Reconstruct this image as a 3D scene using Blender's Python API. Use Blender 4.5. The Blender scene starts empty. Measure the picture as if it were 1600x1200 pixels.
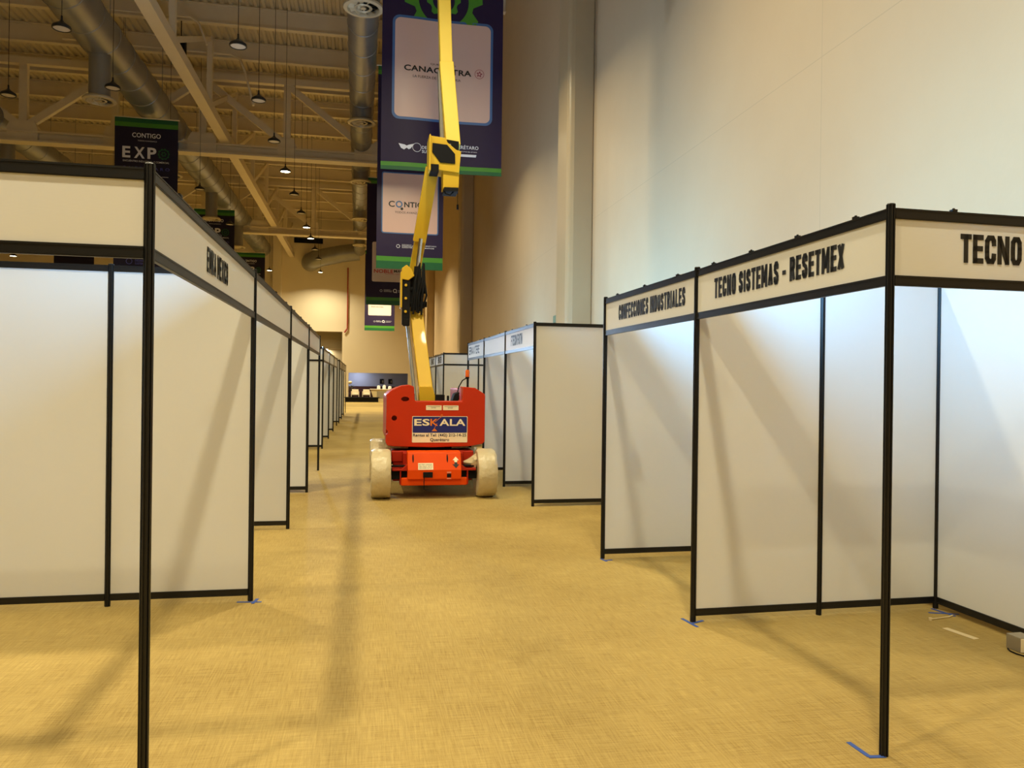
import bpy, bmesh, math, random
from mathutils import Vector, Matrix
random.seed(7)
S = bpy.context.scene
COL = S.collection
PI = math.pi

# ------------------------------------------------------------------ camera
YAW, PIT, ROL, EYE, FPX = .1895, -.0014, .0125, 1.6705, 1202.28
_r0 = Vector((math.cos(YAW), -math.sin(YAW), 0)); _d0 = Vector((math.sin(YAW), math.cos(YAW), 0)); _up = Vector((0, 0, 1))
_F = _d0*math.cos(PIT)+_up*math.sin(PIT); _u = -_d0*math.sin(PIT)+_up*math.cos(PIT)
_R = _r0*math.cos(ROL)+_u*math.sin(ROL); _U = -_r0*math.sin(ROL)+_u*math.cos(ROL)
cd = bpy.data.cameras.new('camera'); cam = bpy.data.objects.new('camera', cd); COL.objects.link(cam)
cd.sensor_fit = 'HORIZONTAL'; cd.sensor_width = 36; cd.lens = 36*FPX/1600; cd.clip_start = .05; cd.clip_end = 300
m = Matrix.Identity(4)
for i, v in enumerate((_R, _U, -_F)):
    for j in range(3): m[j][i] = v[j]
m[0][3], m[1][3], m[2][3] = 0, 0, EYE
cam.matrix_world = m
S.camera = cam

# ------------------------------------------------------------------ world + exposure
w = bpy.data.worlds.new('world'); S.world = w; w.use_nodes = True
w.node_tree.nodes['Background'].inputs[0].default_value = (.75, .85, 1, 1)
w.node_tree.nodes['Background'].inputs[1].default_value = .02
vs = S.view_settings
vs.view_transform = 'Standard'; vs.look = 'None'; vs.gamma = 1; vs.use_curve_mapping = False
vs.exposure = 0.0
WARM = (1, .94, .72); YEL = (1, .86, .54); NEUT = (1, .96, .78); COOL = (.21, .56, 1)
LAMP_W = 76
FLOOD_W = 128

# ------------------------------------------------------------------ materials
def lin(c):
    c = c/255
    return c/12.92 if c <= .04045 else ((c+.055)/1.055)**2.4
def rgb(r, g, b): return (lin(r), lin(g), lin(b), 1)
MATS = {}
def mat(name, col, rough=.6, metal=0., spec=.5, var=.0, vscale=8., bump=0., bscale=60., emit=None, estr=0., trans=0., coat=0.):
    if name in MATS: return MATS[name]
    M = bpy.data.materials.new(name); M.use_nodes = True; nt = M.node_tree; b = nt.nodes['Principled BSDF']
    b.inputs['Base Color'].default_value = col; b.inputs['Roughness'].default_value = rough
    b.inputs['Metallic'].default_value = metal; b.inputs['Specular IOR Level'].default_value = spec
    b.inputs['Coat Weight'].default_value = coat
    tc = nt.nodes.new('ShaderNodeTexCoord')
    if var:
        n = nt.nodes.new('ShaderNodeTexNoise'); n.inputs['Scale'].default_value = vscale; n.inputs['Detail'].default_value = 5
        nt.links.new(tc.outputs['Object'], n.inputs['Vector'])
        mx = nt.nodes.new('ShaderNodeMix'); mx.data_type = 'RGBA'
        mx.inputs[6].default_value = tuple(c*(1-var) for c in col[:3])+(1,); mx.inputs[7].default_value = tuple(min(1, c*(1+var)) for c in col[:3])+(1,)
        nt.links.new(n.outputs['Fac'], mx.inputs[0]); nt.links.new(mx.outputs[2], b.inputs['Base Color'])
    if bump:
        n2 = nt.nodes.new('ShaderNodeTexNoise'); n2.inputs['Scale'].default_value = bscale; n2.inputs['Detail'].default_value = 4
        nt.links.new(tc.outputs['Object'], n2.inputs['Vector'])
        bp = nt.nodes.new('ShaderNodeBump'); bp.inputs['Strength'].default_value = bump; bp.inputs['Distance'].default_value = .02
        nt.links.new(n2.outputs['Fac'], bp.inputs['Height']); nt.links.new(bp.outputs[0], b.inputs['Normal'])
    if emit:
        b.inputs['Emission Color'].default_value = tuple(emit)+(1,) if len(emit) == 3 else emit; b.inputs['Emission Strength'].default_value = estr
    if trans:
        tr = nt.nodes.new('ShaderNodeBsdfTranslucent'); tr.inputs[0].default_value = col
        ms = nt.nodes.new('ShaderNodeMixShader'); ms.inputs[0].default_value = trans
        out = nt.nodes['Material Output']
        nt.links.new(b.outputs[0], ms.inputs[1]); nt.links.new(tr.outputs[0], ms.inputs[2]); nt.links.new(ms.outputs[0], out.inputs[0])
    MATS[name] = M
    return M

M_black = mat('black_aluminium', (.006, .006, .0065, 1), .38, 0, .4, var=.2, vscale=20)
M_panel = mat('white_laminate', (.80, .80, .785, 1), .45, 0, .35, var=.015, vscale=3, trans=.22)
M_fascia = mat('ribbed_white_board', (.80, .80, .785, 1), .45, 0, .35, trans=.15)
def _rib(M):
    nt = M.node_tree; b = nt.nodes['Principled BSDF']; tc = nt.nodes.new('ShaderNodeTexCoord'); sp = nt.nodes.new('ShaderNodeSeparateXYZ'); nt.links.new(tc.outputs['Object'], sp.inputs[0])
    q = nt.nodes.new('ShaderNodeMath'); q.operation = 'PINGPONG'; q.inputs[1].default_value = .0026; nt.links.new(sp.outputs['Z'], q.inputs[0])
    r = nt.nodes.new('ShaderNodeMapRange'); r.inputs[2].default_value = .0026; nt.links.new(q.outputs[0], r.inputs[0])
    mx = nt.nodes.new('ShaderNodeMix'); mx.data_type = 'RGBA'; mx.inputs[6].default_value = (.76, .76, .745, 1); mx.inputs[7].default_value = (.83, .83, .815, 1)
    nt.links.new(r.outputs[0], mx.inputs[0]); nt.links.new(mx.outputs[2], b.inputs['Base Color'])
_rib(M_fascia)
M_letter = mat('black_vinyl', (.008, .008, .008, 1), .5, var=.1)
M_wall = None
M_cream = mat('cream_steel_paint', rgb(226, 213, 186), .45, var=.06, vscale=2)
M_deck = mat('roof_deck_paint', rgb(214, 201, 172), .5, var=.08, vscale=1.5)
M_galv = mat('galvanised_duct', (.29, .29, .285, 1), .36, .55, .5, var=.25, vscale=1.2, bump=.12, bscale=4)
M_galvring = mat('diffuser_metal', rgb(190, 178, 150), .45, .2, var=.1)
M_dark = mat('matt_dark', (.006, .006, .006, 1), .75, 0, .2, var=.2)
M_lampblack = mat('lamp_housing', (.008, .008, .009, 1), .4, var=.2)
M_lens = mat('unlit_lens', rgb(205, 195, 180), .35, var=.03)
M_lit = mat('lit_lens', (1, .9, .6, 1), .4, emit=(1, .86, .5), estr=22, var=.01)
M_purple = mat('purple_banner_print', rgb(38, 25, 58), .45, 0, .3, var=.1, vscale=3, bump=.06, bscale=5)
M_navy = mat('navy_banner_print', rgb(22, 16, 48), .4, 0, .4, var=.1, vscale=3, bump=.05, bscale=5)
M_green = mat('green_print', rgb(70, 135, 40), .4, var=.1)
M_dgreen = mat('dark_green_print', rgb(24, 92, 50), .4, var=.1)
M_bpanel = mat('banner_white_print', rgb(208, 172, 158), .35, var=.03, vscale=2)
M_bpanel2 = mat('bright_banner_white_print', rgb(226, 210, 204), .35, var=.03, vscale=2)
M_bborder = mat('banner_blue_print', rgb(62, 100, 150), .4, var=.05)
M_bwhite = mat('white_print', rgb(225, 225, 235), .5, var=.03)
M_bblue = mat('violet_blue_print', rgb(90, 90, 170), .5, var=.05)
M_bred = mat('red_print', rgb(200, 40, 45), .5, var=.05)
M_orange = mat('orange_paint', rgb(188, 44, 3), .42, 0, .3, var=.06, vscale=4, coat=.05)
M_dorange = mat('dark_orange_paint', rgb(165, 34, 6), .5, 0, .25, var=.1, vscale=4)
M_yellow = mat('yellow_paint', rgb(212, 172, 36), .5, 0, .35, var=.06, vscale=5, coat=.03)
M_boom_lit = mat('lit_yellow_boom_paint', rgb(240, 208, 74), .5, 0, .35, var=.04, vscale=4)  # boom yellow lightened to carry the stronger light on the main boom
M_steelgrey = mat('grey_steel', rgb(105, 102, 94), .5, .2, .4, var=.1)
M_chrome = mat('chrome_rod', (.6, .6, .6, 1), .2, 1, var=.05)
M_wrap = None
M_sticker = mat('cream_sticker', rgb(240, 225, 190), .5, var=.04)
M_stblue = mat('blue_sticker', rgb(22, 32, 110), .4, var=.05)
M_storange = mat('orange_sticker', rgb(225, 120, 30), .4, var=.05)
M_tapeblue = mat('blue_tape', rgb(45, 75, 150), .7, var=.12, vscale=30)
M_tapewhite = mat('white_tape', rgb(215, 195, 150), .7, var=.1, vscale=30)
M_beacon = mat('amber_plastic', rgb(220, 100, 20), .25, var=.05)
M_redpipe = mat('red_pipe_paint', rgb(165, 60, 45), .45, var=.1)
M_maroon = mat('maroon_wood', rgb(60, 22, 18), .5, var=.15, vscale=3)
M_bluewall = mat('blue_grey_wall', rgb(150, 152, 168), .7, var=.04, vscale=1)
M_white = mat('white_cloth', rgb(225, 215, 195), .8, var=.05)
M_greywall = mat('grey_passage_wall', rgb(150, 138, 112), .8, var=.04, vscale=1)
M_leaf = mat('leaf_green', rgb(40, 60, 35), .5, var=.2)

def nodes_wall():
    M = bpy.data.materials.new('painted_concrete_wall'); M.use_nodes = True; nt = M.node_tree; b = nt.nodes['Principled BSDF']; L = nt.links.new
    tc = nt.nodes.new('ShaderNodeTexCoord')
    n = nt.nodes.new('ShaderNodeTexNoise'); n.inputs['Scale'].default_value = .9; n.inputs['Detail'].default_value = 7; n.inputs['Roughness'].default_value = .6
    L(tc.outputs['Object'], n.inputs['Vector'])
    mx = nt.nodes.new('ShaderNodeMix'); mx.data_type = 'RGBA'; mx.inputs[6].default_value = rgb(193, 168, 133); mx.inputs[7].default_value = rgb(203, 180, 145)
    L(n.outputs['Fac'], mx.inputs[0])
    # joints between the cast wall panels: every 9 m along, every 5.6 m up
    sep = nt.nodes.new('ShaderNodeSeparateXYZ'); L(tc.outputs['Object'], sep.inputs[0])
    def joint(sock, off, per, half):
        a = nt.nodes.new('ShaderNodeMath'); a.operation = 'ADD'; a.inputs[1].default_value = off; L(sock, a.inputs[0])
        q = nt.nodes.new('ShaderNodeMath'); q.operation = 'PINGPONG'; q.inputs[1].default_value = per/2; L(a.outputs[0], q.inputs[0])
        c = nt.nodes.new('ShaderNodeMath'); c.operation = 'LESS_THAN'; c.inputs[1].default_value = half; L(q.outputs[0], c.inputs[0])
        return c.outputs[0]
    j1 = joint(sep.outputs['Y'], -8.0, 9.0, .006); j2 = joint(sep.outputs['Z'], -5.45, 5.6, .006)
    mxj = nt.nodes.new('ShaderNodeMath'); mxj.operation = 'MAXIMUM'; L(j1, mxj.inputs[0]); L(j2, mxj.inputs[1])
    k = nt.nodes.new('ShaderNodeMath'); k.operation = 'MULTIPLY'; k.inputs[1].default_value = .22; L(mxj.outputs[0], k.inputs[0])
    m2 = nt.nodes.new('ShaderNodeMix'); m2.data_type = 'RGBA'; m2.inputs[7].default_value = rgb(120, 110, 95)
    L(k.outputs[0], m2.inputs[0]); L(mx.outputs[2], m2.inputs[6]); L(m2.outputs[2], b.inputs['Base Color'])
    n3 = nt.nodes.new('ShaderNodeTexNoise'); n3.inputs['Scale'].default_value = 2.5; n3.inputs['Detail'].default_value = 6; L(tc.outputs['Object'], n3.inputs['Vector'])
    bp = nt.nodes.new('ShaderNodeBump'); bp.inputs['Strength'].default_value = .15; bp.inputs['Distance'].default_value = .05; L(n3.outputs['Fac'], bp.inputs['Height']); L(bp.outputs[0], b.inputs['Normal'])
    b.inputs['Roughness'].default_value = .5; b.inputs['Specular IOR Level'].default_value = .3
    return M
M_wall = nodes_wall()
M_pil = mat('pilaster_gloss_paint', rgb(184, 160, 122), .3, 0, .5, var=.03, vscale=2, bump=.06, bscale=1.5)
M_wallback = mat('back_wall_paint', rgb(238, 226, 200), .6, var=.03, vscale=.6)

def nodes_floor():
    M = bpy.data.materials.new('woven_carpet_tiles'); M.use_nodes = True; nt = M.node_tree; b = nt.nodes['Principled BSDF']; L = nt.links.new
    tc = nt.nodes.new('ShaderNodeTexCoord')
    def streak(sx, sy, det=3):
        mp = nt.nodes.new('ShaderNodeMapping'); mp.inputs['Scale'].default_value = (sx, sy, 1); L(tc.outputs['Object'], mp.inputs[0])
        n = nt.nodes.new('ShaderNodeTexNoise'); n.inputs['Scale'].default_value = 1; n.inputs['Detail'].default_value = det; n.inputs['Roughness'].default_value = .65
        L(mp.outputs[0], n.inputs['Vector']); return n.outputs['Fac']
    a = streak(5, 130); c = streak(130, 5); e = streak(.5, .5); g = streak(300, 300, 2)
    def mul(x, y, k=None):
        q = nt.nodes.new('ShaderNodeMath'); q.operation = 'ADD' if k is None else k; L(x, q.inputs[0]); L(y, q.inputs[1]); return q.outputs[0]
    s = mul(mul(a, c), mul(e, g))
    rmp = nt.nodes.new('ShaderNodeMapRange'); rmp.inputs[1].default_value = 1.55; rmp.inputs[2].default_value = 2.45; L(s, rmp.inputs[0])
    mx = nt.nodes.new('ShaderNodeMix'); mx.data_type = 'RGBA'; mx.inputs[6].default_value = rgb(133, 108, 54); mx.inputs[7].default_value = rgb(188, 163, 98)
    L(rmp.outputs[0], mx.inputs[0]); L(mx.outputs[2], b.inputs['Base Color'])
    bp = nt.nodes.new('ShaderNodeBump'); bp.inputs['Strength'].default_value = .25; bp.inputs['Distance'].default_value = .004; L(s, bp.inputs['Height']); L(bp.outputs[0], b.inputs['Normal'])
    b.inputs['Roughness'].default_value = .75; b.inputs['Specular IOR Level'].default_value = .25
    return M
M_floor = nodes_floor()

def nodes_wrap():
    M = mat('plastic_film_wrap', rgb(200, 184, 146), .3, 0, .5, var=.12, vscale=12)
    nt = M.node_tree; b = nt.nodes['Principled BSDF']
    tc = nt.nodes.new('ShaderNodeTexCoord'); v = nt.nodes.new('ShaderNodeTexVoronoi'); v.inputs['Scale'].default_value = 22
    n = nt.nodes.new('ShaderNodeTexNoise'); n.inputs['Scale'].default_value = 14; n.inputs['Detail'].default_value = 5
    nt.links.new(tc.outputs['Object'], n.inputs['Vector']); nt.links.new(n.outputs['Color'], v.inputs['Vector'])
    bp = nt.nodes.new('ShaderNodeBump'); bp.inputs['Strength'].default_value = .7; bp.inputs['Distance'].default_value = .02
    nt.links.new(n.outputs['Fac'], bp.inputs['Height']); nt.links.new(bp.outputs[0], b.inputs['Normal'])
    return M
M_wrap = nodes_wrap()

# ------------------------------------------------------------------ mesh helpers
class MB:
    def __init__(s): s.v = []; s.f = []; s.smooth = []
    def add(s, vs, fs, smooth=False):
        o = len(s.v); s.v += [tuple(v) for v in vs]; s.f += [tuple(i+o for i in f) for f in fs]; s.smooth += [smooth]*len(fs)
    def box(s, x0, x1, y0, y1, z0, z1):
        s.add([(x, y, z) for z in (z0, z1) for y in (y0, y1) for x in (x0, x1)], [(0, 2, 3, 1), (4, 5, 7, 6), (0, 1, 5, 4), (2, 6, 7, 3), (0, 4, 6, 2), (1, 3, 7, 5)])
    def prism(s, poly, a0, a1, axis='y'):          # poly in the two other axes
        n = len(poly)
        def p(q, a):
            return (q[0], a, q[1]) if axis == 'y' else ((a, q[0], q[1]) if axis == 'x' else (q[0], q[1], a))
        s.add([p(q, a0) for q in poly]+[p(q, a1) for q in poly], [tuple(range(n)), tuple(range(2*n-1, n-1, -1))]+[(i, i+n, (i+1) % n+n, (i+1) % n) for i in range(n)])
    def beam(s, p0, p1, wx, wy, up=(0, 0, 1)):      # rectangular bar between two points
        p0 = Vector(p0); p1 = Vector(p1); d = (p1-p0).normalized(); u = Vector(up)
        if abs(d.dot(u)) > .98: u = Vector((0, 1, 0))
        a = d.cross(u).normalized(); b = a.cross(d).normalized()
        vs = []
        for p in (p0, p1):
            for sx, sy in ((-1, -1), (1, -1), (1, 1), (-1, 1)): vs.append(p+a*sx*wx/2+b*sy*wy/2)
        s.add(vs, [(0, 1, 2, 3), (7, 6, 5, 4), (0, 4, 5, 1), (1, 5, 6, 2), (2, 6, 7, 3), (3, 7, 4, 0)])
    def tube(s, pts, r, n=12, cap=True):
        pts = [Vector(p) for p in pts]; rs = r if isinstance(r, (list, tuple)) else [r]*len(pts)
        vs = []; prev = None
        for i, p in enumerate(pts):
            d = (pts[min(i+1, len(pts)-1)]-pts[max(i-1, 0)]).normalized()
            u = prev if prev is not None else (Vector((0, 0, 1)) if abs(d.z) < .9 else Vector((0, 1, 0)))
            a = d.cross(u).normalized(); b = a.cross(d).normalized(); prev = b
            for k in range(n):
                t = 2*PI*k/n; vs.append(p+(a*math.cos(t)+b*math.sin(t))*rs[i])
        fs = [(i*n+k, i*n+(k+1) % n, (i+1)*n+(k+1) % n, (i+1)*n+k) for i in range(len(pts)-1) for k in range(n)]
        s.add(vs, fs, True)
        if cap:
            o = (len(pts)-1)*n
            s.add(vs[:n], [tuple(range(n))[::-1]]); s.add(vs[o:], [tuple(range(n))])
    def lathe(s, prof, n=24, c=(0, 0, 0), axis='z', smooth=True):   # prof: (radius, height)
        vs = []
        for r, h in prof:
            for k in range(n):
                t = 2*PI*k/n; x, y = r*math.cos(t), r*math.sin(t)
                v = (x, y, h) if axis == 'z' else ((h, x, y) if axis == 'x' else (x, h, y))
                vs.append((v[0]+c[0], v[1]+c[1], v[2]+c[2]))
        s.add(vs, [(i*n+k, i*n+(k+1) % n, (i+1)*n+(k+1) % n, (i+1)*n+k) for i in range(len(prof)-1) for k in range(n)], smooth)
    def build(s, name, m, parent=None, bevel=0., seg=2, loc=None):
        me = bpy.data.meshes.new(name); me.from_pydata(s.v, [], s.f); me.update()
        bm = bmesh.new(); bm.from_mesh(me); bmesh.ops.remove_doubles(bm, verts=bm.verts, dist=1e-5); bmesh.ops.recalc_face_normals(bm, faces=bm.faces); bm.to_mesh(me); bm.free()
        if any(s.smooth):
            me.shade_smooth()
            try: me.set_sharp_from_angle(angle=math.radians(38))
            except Exception: pass
        me.materials.append(m)
        o = bpy.data.objects.new(name, me); COL.objects.link(o)
        if parent: o.parent = parent
        if loc: o.location = loc
        if bevel:
            b = o.modifiers.new('bevel', 'BEVEL'); b.width = bevel; b.segments = seg; b.limit_method = 'ANGLE'; b.angle_limit = .6
        return o
def tag(o, label, cat, group=None):
    o['label'] = label; o['category'] = cat
    if group: o['group'] = group
    return o
def thing(name, label, cat, loc=(0, 0, 0), rz=0, group=None):
    o = bpy.data.objects.new(name, None); COL.objects.link(o); o.location = loc; o.rotation_euler = (0, 0, rz); o.empty_display_size = .1
    return tag(o, label, cat, group)
def struct(o): o['kind'] = 'structure'; return o
def box_obj(name, m, parent, x0, x1, y0, y1, z0, z1, bevel=0):
    b = MB(); b.box(x0, x1, y0, y1, z0, z1); return b.build(name, m, parent, bevel)
def copy_tree(o, parent=None):
    c = o.copy(); COL.objects.link(c)
    if parent: c.parent = parent
    for ch in list(o.children): copy_tree(ch, c)
    return c
_tc = {}
def text_geo(txt, bold=.0):
    """verts (0..1 in both axes) and faces of a line of lettering, font metrics normalised to its own box"""
    if (txt, bold) in _tc: return _tc[(txt, bold)]
    c = bpy.data.curves.new('t', 'FONT'); c.body = txt; c.size = 1; c.offset = bold; c.resolution_u = 3; c.space_character = 1+bold*2.2
    o = bpy.data.objects.new('t', c); COL.objects.link(o)
    me = bpy.data.meshes.new_from_object(o)
    vs = [tuple(v.co) for v in me.vertices]; fs = [tuple(p.vertices) for p in me.polygons]
    bpy.data.objects.remove(o); bpy.data.curves.remove(c); bpy.data.meshes.remove(me)
    x0 = min(v[0] for v in vs); x1 = max(v[0] for v in vs); y0 = min(v[1] for v in vs); y1 = max(v[1] for v in vs)
    r = ([((v[0]-x0)/(x1-x0), (v[1]-y0)/(y1-y0)) for v in vs], fs, (x1-x0)/(y1-y0)); _tc[(txt, bold)] = r
    return r
def add_text(b, txt, org, ex, ez, W, H, bold=.0, slant=0.):
    """lettering with lower-left corner org, W along ex and H along ez"""
    vs, fs, _ = text_geo(txt, bold); org = Vector(org); ex = Vector(ex); ez = Vector(ez)
    b.add([org+ex*(u*W+slant*v*H)+ez*v*H for u, v in vs], fs)

STROKES = {
 'T': [[(0, 1), (1, 1)], [(.5, 0), (.5, 1)]], 'E': [[(0, 0), (0, 1)], [(0, 1), (1, 1)], [(0, .52), (.9, .52)], [(0, 0), (1, 0)]],
 'C': [[(1, .72), (.97, .88), (.8, 1), (.25, 1), (.03, .86), (0, .6), (0, .4), (.03, .14), (.25, 0), (.8, 0), (.97, .12), (1, .28)]],
 'N': [[(0, 0), (0, 1)], [(1, 0), (1, 1)], [(.03, 1), (.97, 0)]],
 'O': [[(.25, 1), (.75, 1), (.97, .86), (1, .6), (1, .4), (.97, .14), (.75, 0), (.25, 0), (.03, .14), (0, .4), (0, .6), (.03, .86), (.25, 1)]],
 'S': [[(.97, .76), (.93, .9), (.72, 1), (.28, 1), (.05, .88), (.03, .7), (.2, .57), (.8, .44), (.98, .3), (.95, .12), (.74, 0), (.26, 0), (.05, .1), (.0, .25)]],
 'I': [[(.0, 0), (.0, 1)]], 'M': [[(0, 0), (0, 1)], [(1, 0), (1, 1)], [(.06, .95), (.5, .2)], [(.94, .95), (.5, .2)]],
 'A': [[(0, 0), (.5, 1)], [(1, 0), (.5, 1)], [(.2, .26), (.8, .26)]], 'R': [[(0, 0), (0, 1)], [(0, 1), (.7, 1), (.95, .9), (.98, .74), (.9, .58), (.68, .5), (0, .5)], [(.6, .5), (1, 0)]],
 'X': [[(0, 0), (1, 1)], [(0, 1), (1, 0)]], 'F': [[(0, 0), (0, 1)], [(0, 1), (1, 1)], [(0, .5), (.88, .5)]],
 'D': [[(0, 0), (0, 1)], [(0, 1), (.6, 1), (.92, .84), (1, .58), (1, .42), (.92, .16), (.6, 0), (0, 0)]],
 'U': [[(0, 1), (0, .3), (.05, .12), (.28, 0), (.72, 0), (.95, .12), (1, .3), (1, 1)]], 'L': [[(0, 1), (0, 0)], [(0, 0), (1, 0)]], 'K': [[(0, 0), (0, 1)], [(0, .35), (.95, 1)], [(.35, .58), (1, 0)]],
 '-': [[(.1, .42), (.9, .42)]]}
ADV = {'I': 0., 'M': 1.5, 'N': 1.12, '-': .5, 'L': .85, 'E': .9, 'F': .88, 'T': .95}
def block_text(b, txt, org, ex, ez, W, H, th=.185):
    """bold condensed capitals drawn as thick strokes; th is the stroke width as a share of the height"""
    t = th*H; gap = .05*H+t; adv = []
    for ch in txt: adv.append(None if ch == ' ' else ADV.get(ch, 1.))
    units = sum(a for a in adv if a is not None); spaces = adv.count(None)
    fixed = (len(txt)-spaces-1)*gap+t+spaces*.22*H-spaces*0
    uw = (W-fixed)/units
    org = Vector(org); ex = Vector(ex); ez = Vector(ez); x = t/2
    for ch, a in zip(txt, adv):
        if a is None: x += .22*H; continue
        w_ = a*uw
        for line in STROKES[ch]:
            P = [Vector((x+px*w_, t/2+pz*(H-t))) for px, pz in line]
            for i in range(len(P)-1):
                d = (P[i+1]-P[i]).normalized(); n_ = Vector((-d.y, d.x))*t/2; e = d*t*.28
                if len(P) == 2: e = d*(t/2 if abs(d.x) < .01 or abs(d.y) < .01 else t*.3)
                q = [P[i]-e-n_, P[i+1]+e-n_, P[i+1]+e+n_, P[i]-e+n_]
                q = [Vector((v.x, min(H, max(0, v.y)))) for v in q]
                b.add([org+ex*v.x+ez*v.y for v in q], [(0, 1, 2, 3)])
        x += w_+gap

def rounded(x0, x1, z0, z1, r, n=5):
    p = []
    for cx, cz, a0 in ((x1-r, z1-r, 0), (x0+r, z1-r, 90), (x0+r, z0+r, 180), (x1-r, z0+r, 270)):
        for k in range(n+1):
            a = math.radians(a0+90*k/n); p.append((cx+r*math.cos(a), cz+r*math.sin(a)))
    return p

# ------------------------------------------------------------------ the hall
XW, XL, YB, YF, ZR = 5.1, -36., 70., -14., 16.6
b = MB(); b.box(XL-.3, XW+.3, YF-.3, YB+6, -.2, 0); struct(b.build('floor', M_floor))
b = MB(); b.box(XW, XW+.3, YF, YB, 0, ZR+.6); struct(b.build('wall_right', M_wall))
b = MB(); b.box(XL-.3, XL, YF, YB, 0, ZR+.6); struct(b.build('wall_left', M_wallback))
b = MB(); b.box(XL, XW, YF-.3, YF, 0, ZR+.6); struct(b.build('wall_front', M_wallback))
# back wall with a tall passage and a low wide opening
b = MB()
PX0, PX1, PZ = -8.0, -1.98, 6.03          # tall passage
OX0, OX1, OZ = -1.40, 3.85, 2.40          # low opening
b.box(XL, PX0, YB, YB+.4, 0, ZR+.6); b.box(PX0, PX1, YB, YB+.4, PZ, ZR+.6); b.box(PX1, OX0, YB, YB+.4, 0, ZR+.6)
b.box(OX0, OX1, YB, YB+.4, OZ, ZR+.6); b.box(OX1, XW, YB, YB+.4, 0, ZR+.6)
struct(b.build('wall_back', M_wallback))
# the passage and the room behind the openings
b = MB(); b.box(PX0-.2, PX1+.1, YB+2.2, YB+2.3, 0, PZ+.2); b.box(PX0-.2, PX0, YB+.4, YB+2.2, 0, PZ+.2); b.box(PX1, PX1+.1, YB+.4, YB+2.2, 0, PZ+.2); b.box(PX0, PX1, YB+.4, YB+2.2, PZ, PZ+.2)
b.box(PX0, PX1, YB+1.6, YB+2.2, 4.55, PZ)
struct(b.build('wall_passage', M_greywall))
t_ = bpy.data.objects.new('passage_fill_light', None); COL.objects.link(t_); t_.location = (-3.6, YB+1.9, 4.55); t_['label'] = 'added fill light inside the tall passage in the back wall'; t_['category'] = 'ceiling light'  # fill lamp added to brighten the lower part of the passage
b = MB(); b.box(-.3, .3, -.15, .15, -.05, 0); b.build('diffuser', mat('passage_fill_lens', (1, .95, .85, 1), .5, emit=(1, .9, .7), estr=4, var=.01), t_)
ld = bpy.data.lights.new('bulb', 'AREA'); ld.size = .5; ld.energy = 200; ld.color = (1, .88, .62); lo = bpy.data.objects.new('bulb', ld); COL.objects.link(lo); lo.parent = t_; lo.location = (0, 0, -.06)
b = MB(); b.box(OX0-.2, OX1+.2, YB+4.5, YB+4.7, 1.18, 3.0); b.box(OX0-.3, OX0-.2, YB+.4, YB+4.7, 0, 3.0); b.box(OX1+.2, OX1+.3, YB+.4, YB+4.7, 0, 3)
struct(b.build('wall_lounge', M_bluewall))
b = MB(); b.box(OX0-.2, OX1+.2, YB+4.42, YB+4.7, 0, 1.18); struct(b.build('trim_wainscot', M_maroon))
b = MB(); b.box(OX0-.3, OX1+.3, YB+.4, YB+4.7, 2.95, 3.1); struct(b.build('ceiling_lounge', M_wallback))
for n_, (x, z, wd, hg) in enumerate(((1.62, 1.66, .36, .46), (2.42, 1.66, .36, .46))):
    t = thing('framed_picture', ['dark framed picture on the blue lounge wall, nearer the plant', 'dark framed picture on the blue lounge wall, farther from the plant'][n_], 'picture', (x, YB+4.5, z))
    box_obj('frame', M_dark, t, -wd/2, wd/2, -.04, 0, -hg/2, hg/2); box_obj('canvas', M_greywall, t, wd*.12, wd*.36, -.046, -.04, -hg*.3, hg*.2)
# pilasters on the right wall
for n_, (y0, dp) in enumerate(((17.0, .60), (37.0, .60), (58.0, .60))):
    t = MB(); t.prism([(XW, y0), (XW-dp+.14, y0), (XW-dp+.04, y0+.05), (XW-dp, y0+.16), (XW-dp, y0+1.0), (XW, y0+1.0)], 0, ZR, 'z')
    struct(t.build(f'trim_{n_+1}', M_pil, bevel=.04, seg=4))
    t = MB(); t.box(XW-dp-.004, XW, y0-.006, y0, 5.9, 5.93); 
b = MB(); b.box(PX1-6.0, PX1-5.4, YB-.35, YB, 6.03, ZR); b.box(-7.95, -7.2, YB-.5, YB, 0, ZR)
struct(b.build('trim_4', M_wallback, bevel=.05))

# roof: corrugated deck, purlins as its parts
b = MB(); x = XL; prof = []
while x < XW: prof += [(x, ZR), (x+.12, ZR), (x+.16, ZR-.09), (x+.28, ZR-.09), (x+.32, ZR)]; x += .32
vs = []
for y in (YF, YB):
    for p in prof: vs.append((p[0], y, p[1]))
n = len(prof); b.add(vs, [(i, i+1, n+i+1, n+i) for i in range(n-1)])
b.box(XL, XW, YF, YB, ZR+.05, ZR+.2)
ceil_o = struct(b.build('ceiling', M_deck))
b = MB()
for (z0, z1, wd) in ((15.72, 15.77, .24), (15.77, 16.45, .03), (16.45, 16.5, .24)): b.box(XL, XW, -wd/2, wd/2, z0, z1)
pur = b.build('purlin', M_cream, ceil_o); pur.location = (0, 25.5, 0)
for k in range(1, 14):
    c = pur.copy(); COL.objects.link(c); c.parent = ceil_o; c.location = (0, 25.5+3.35*k, 0)

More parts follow.
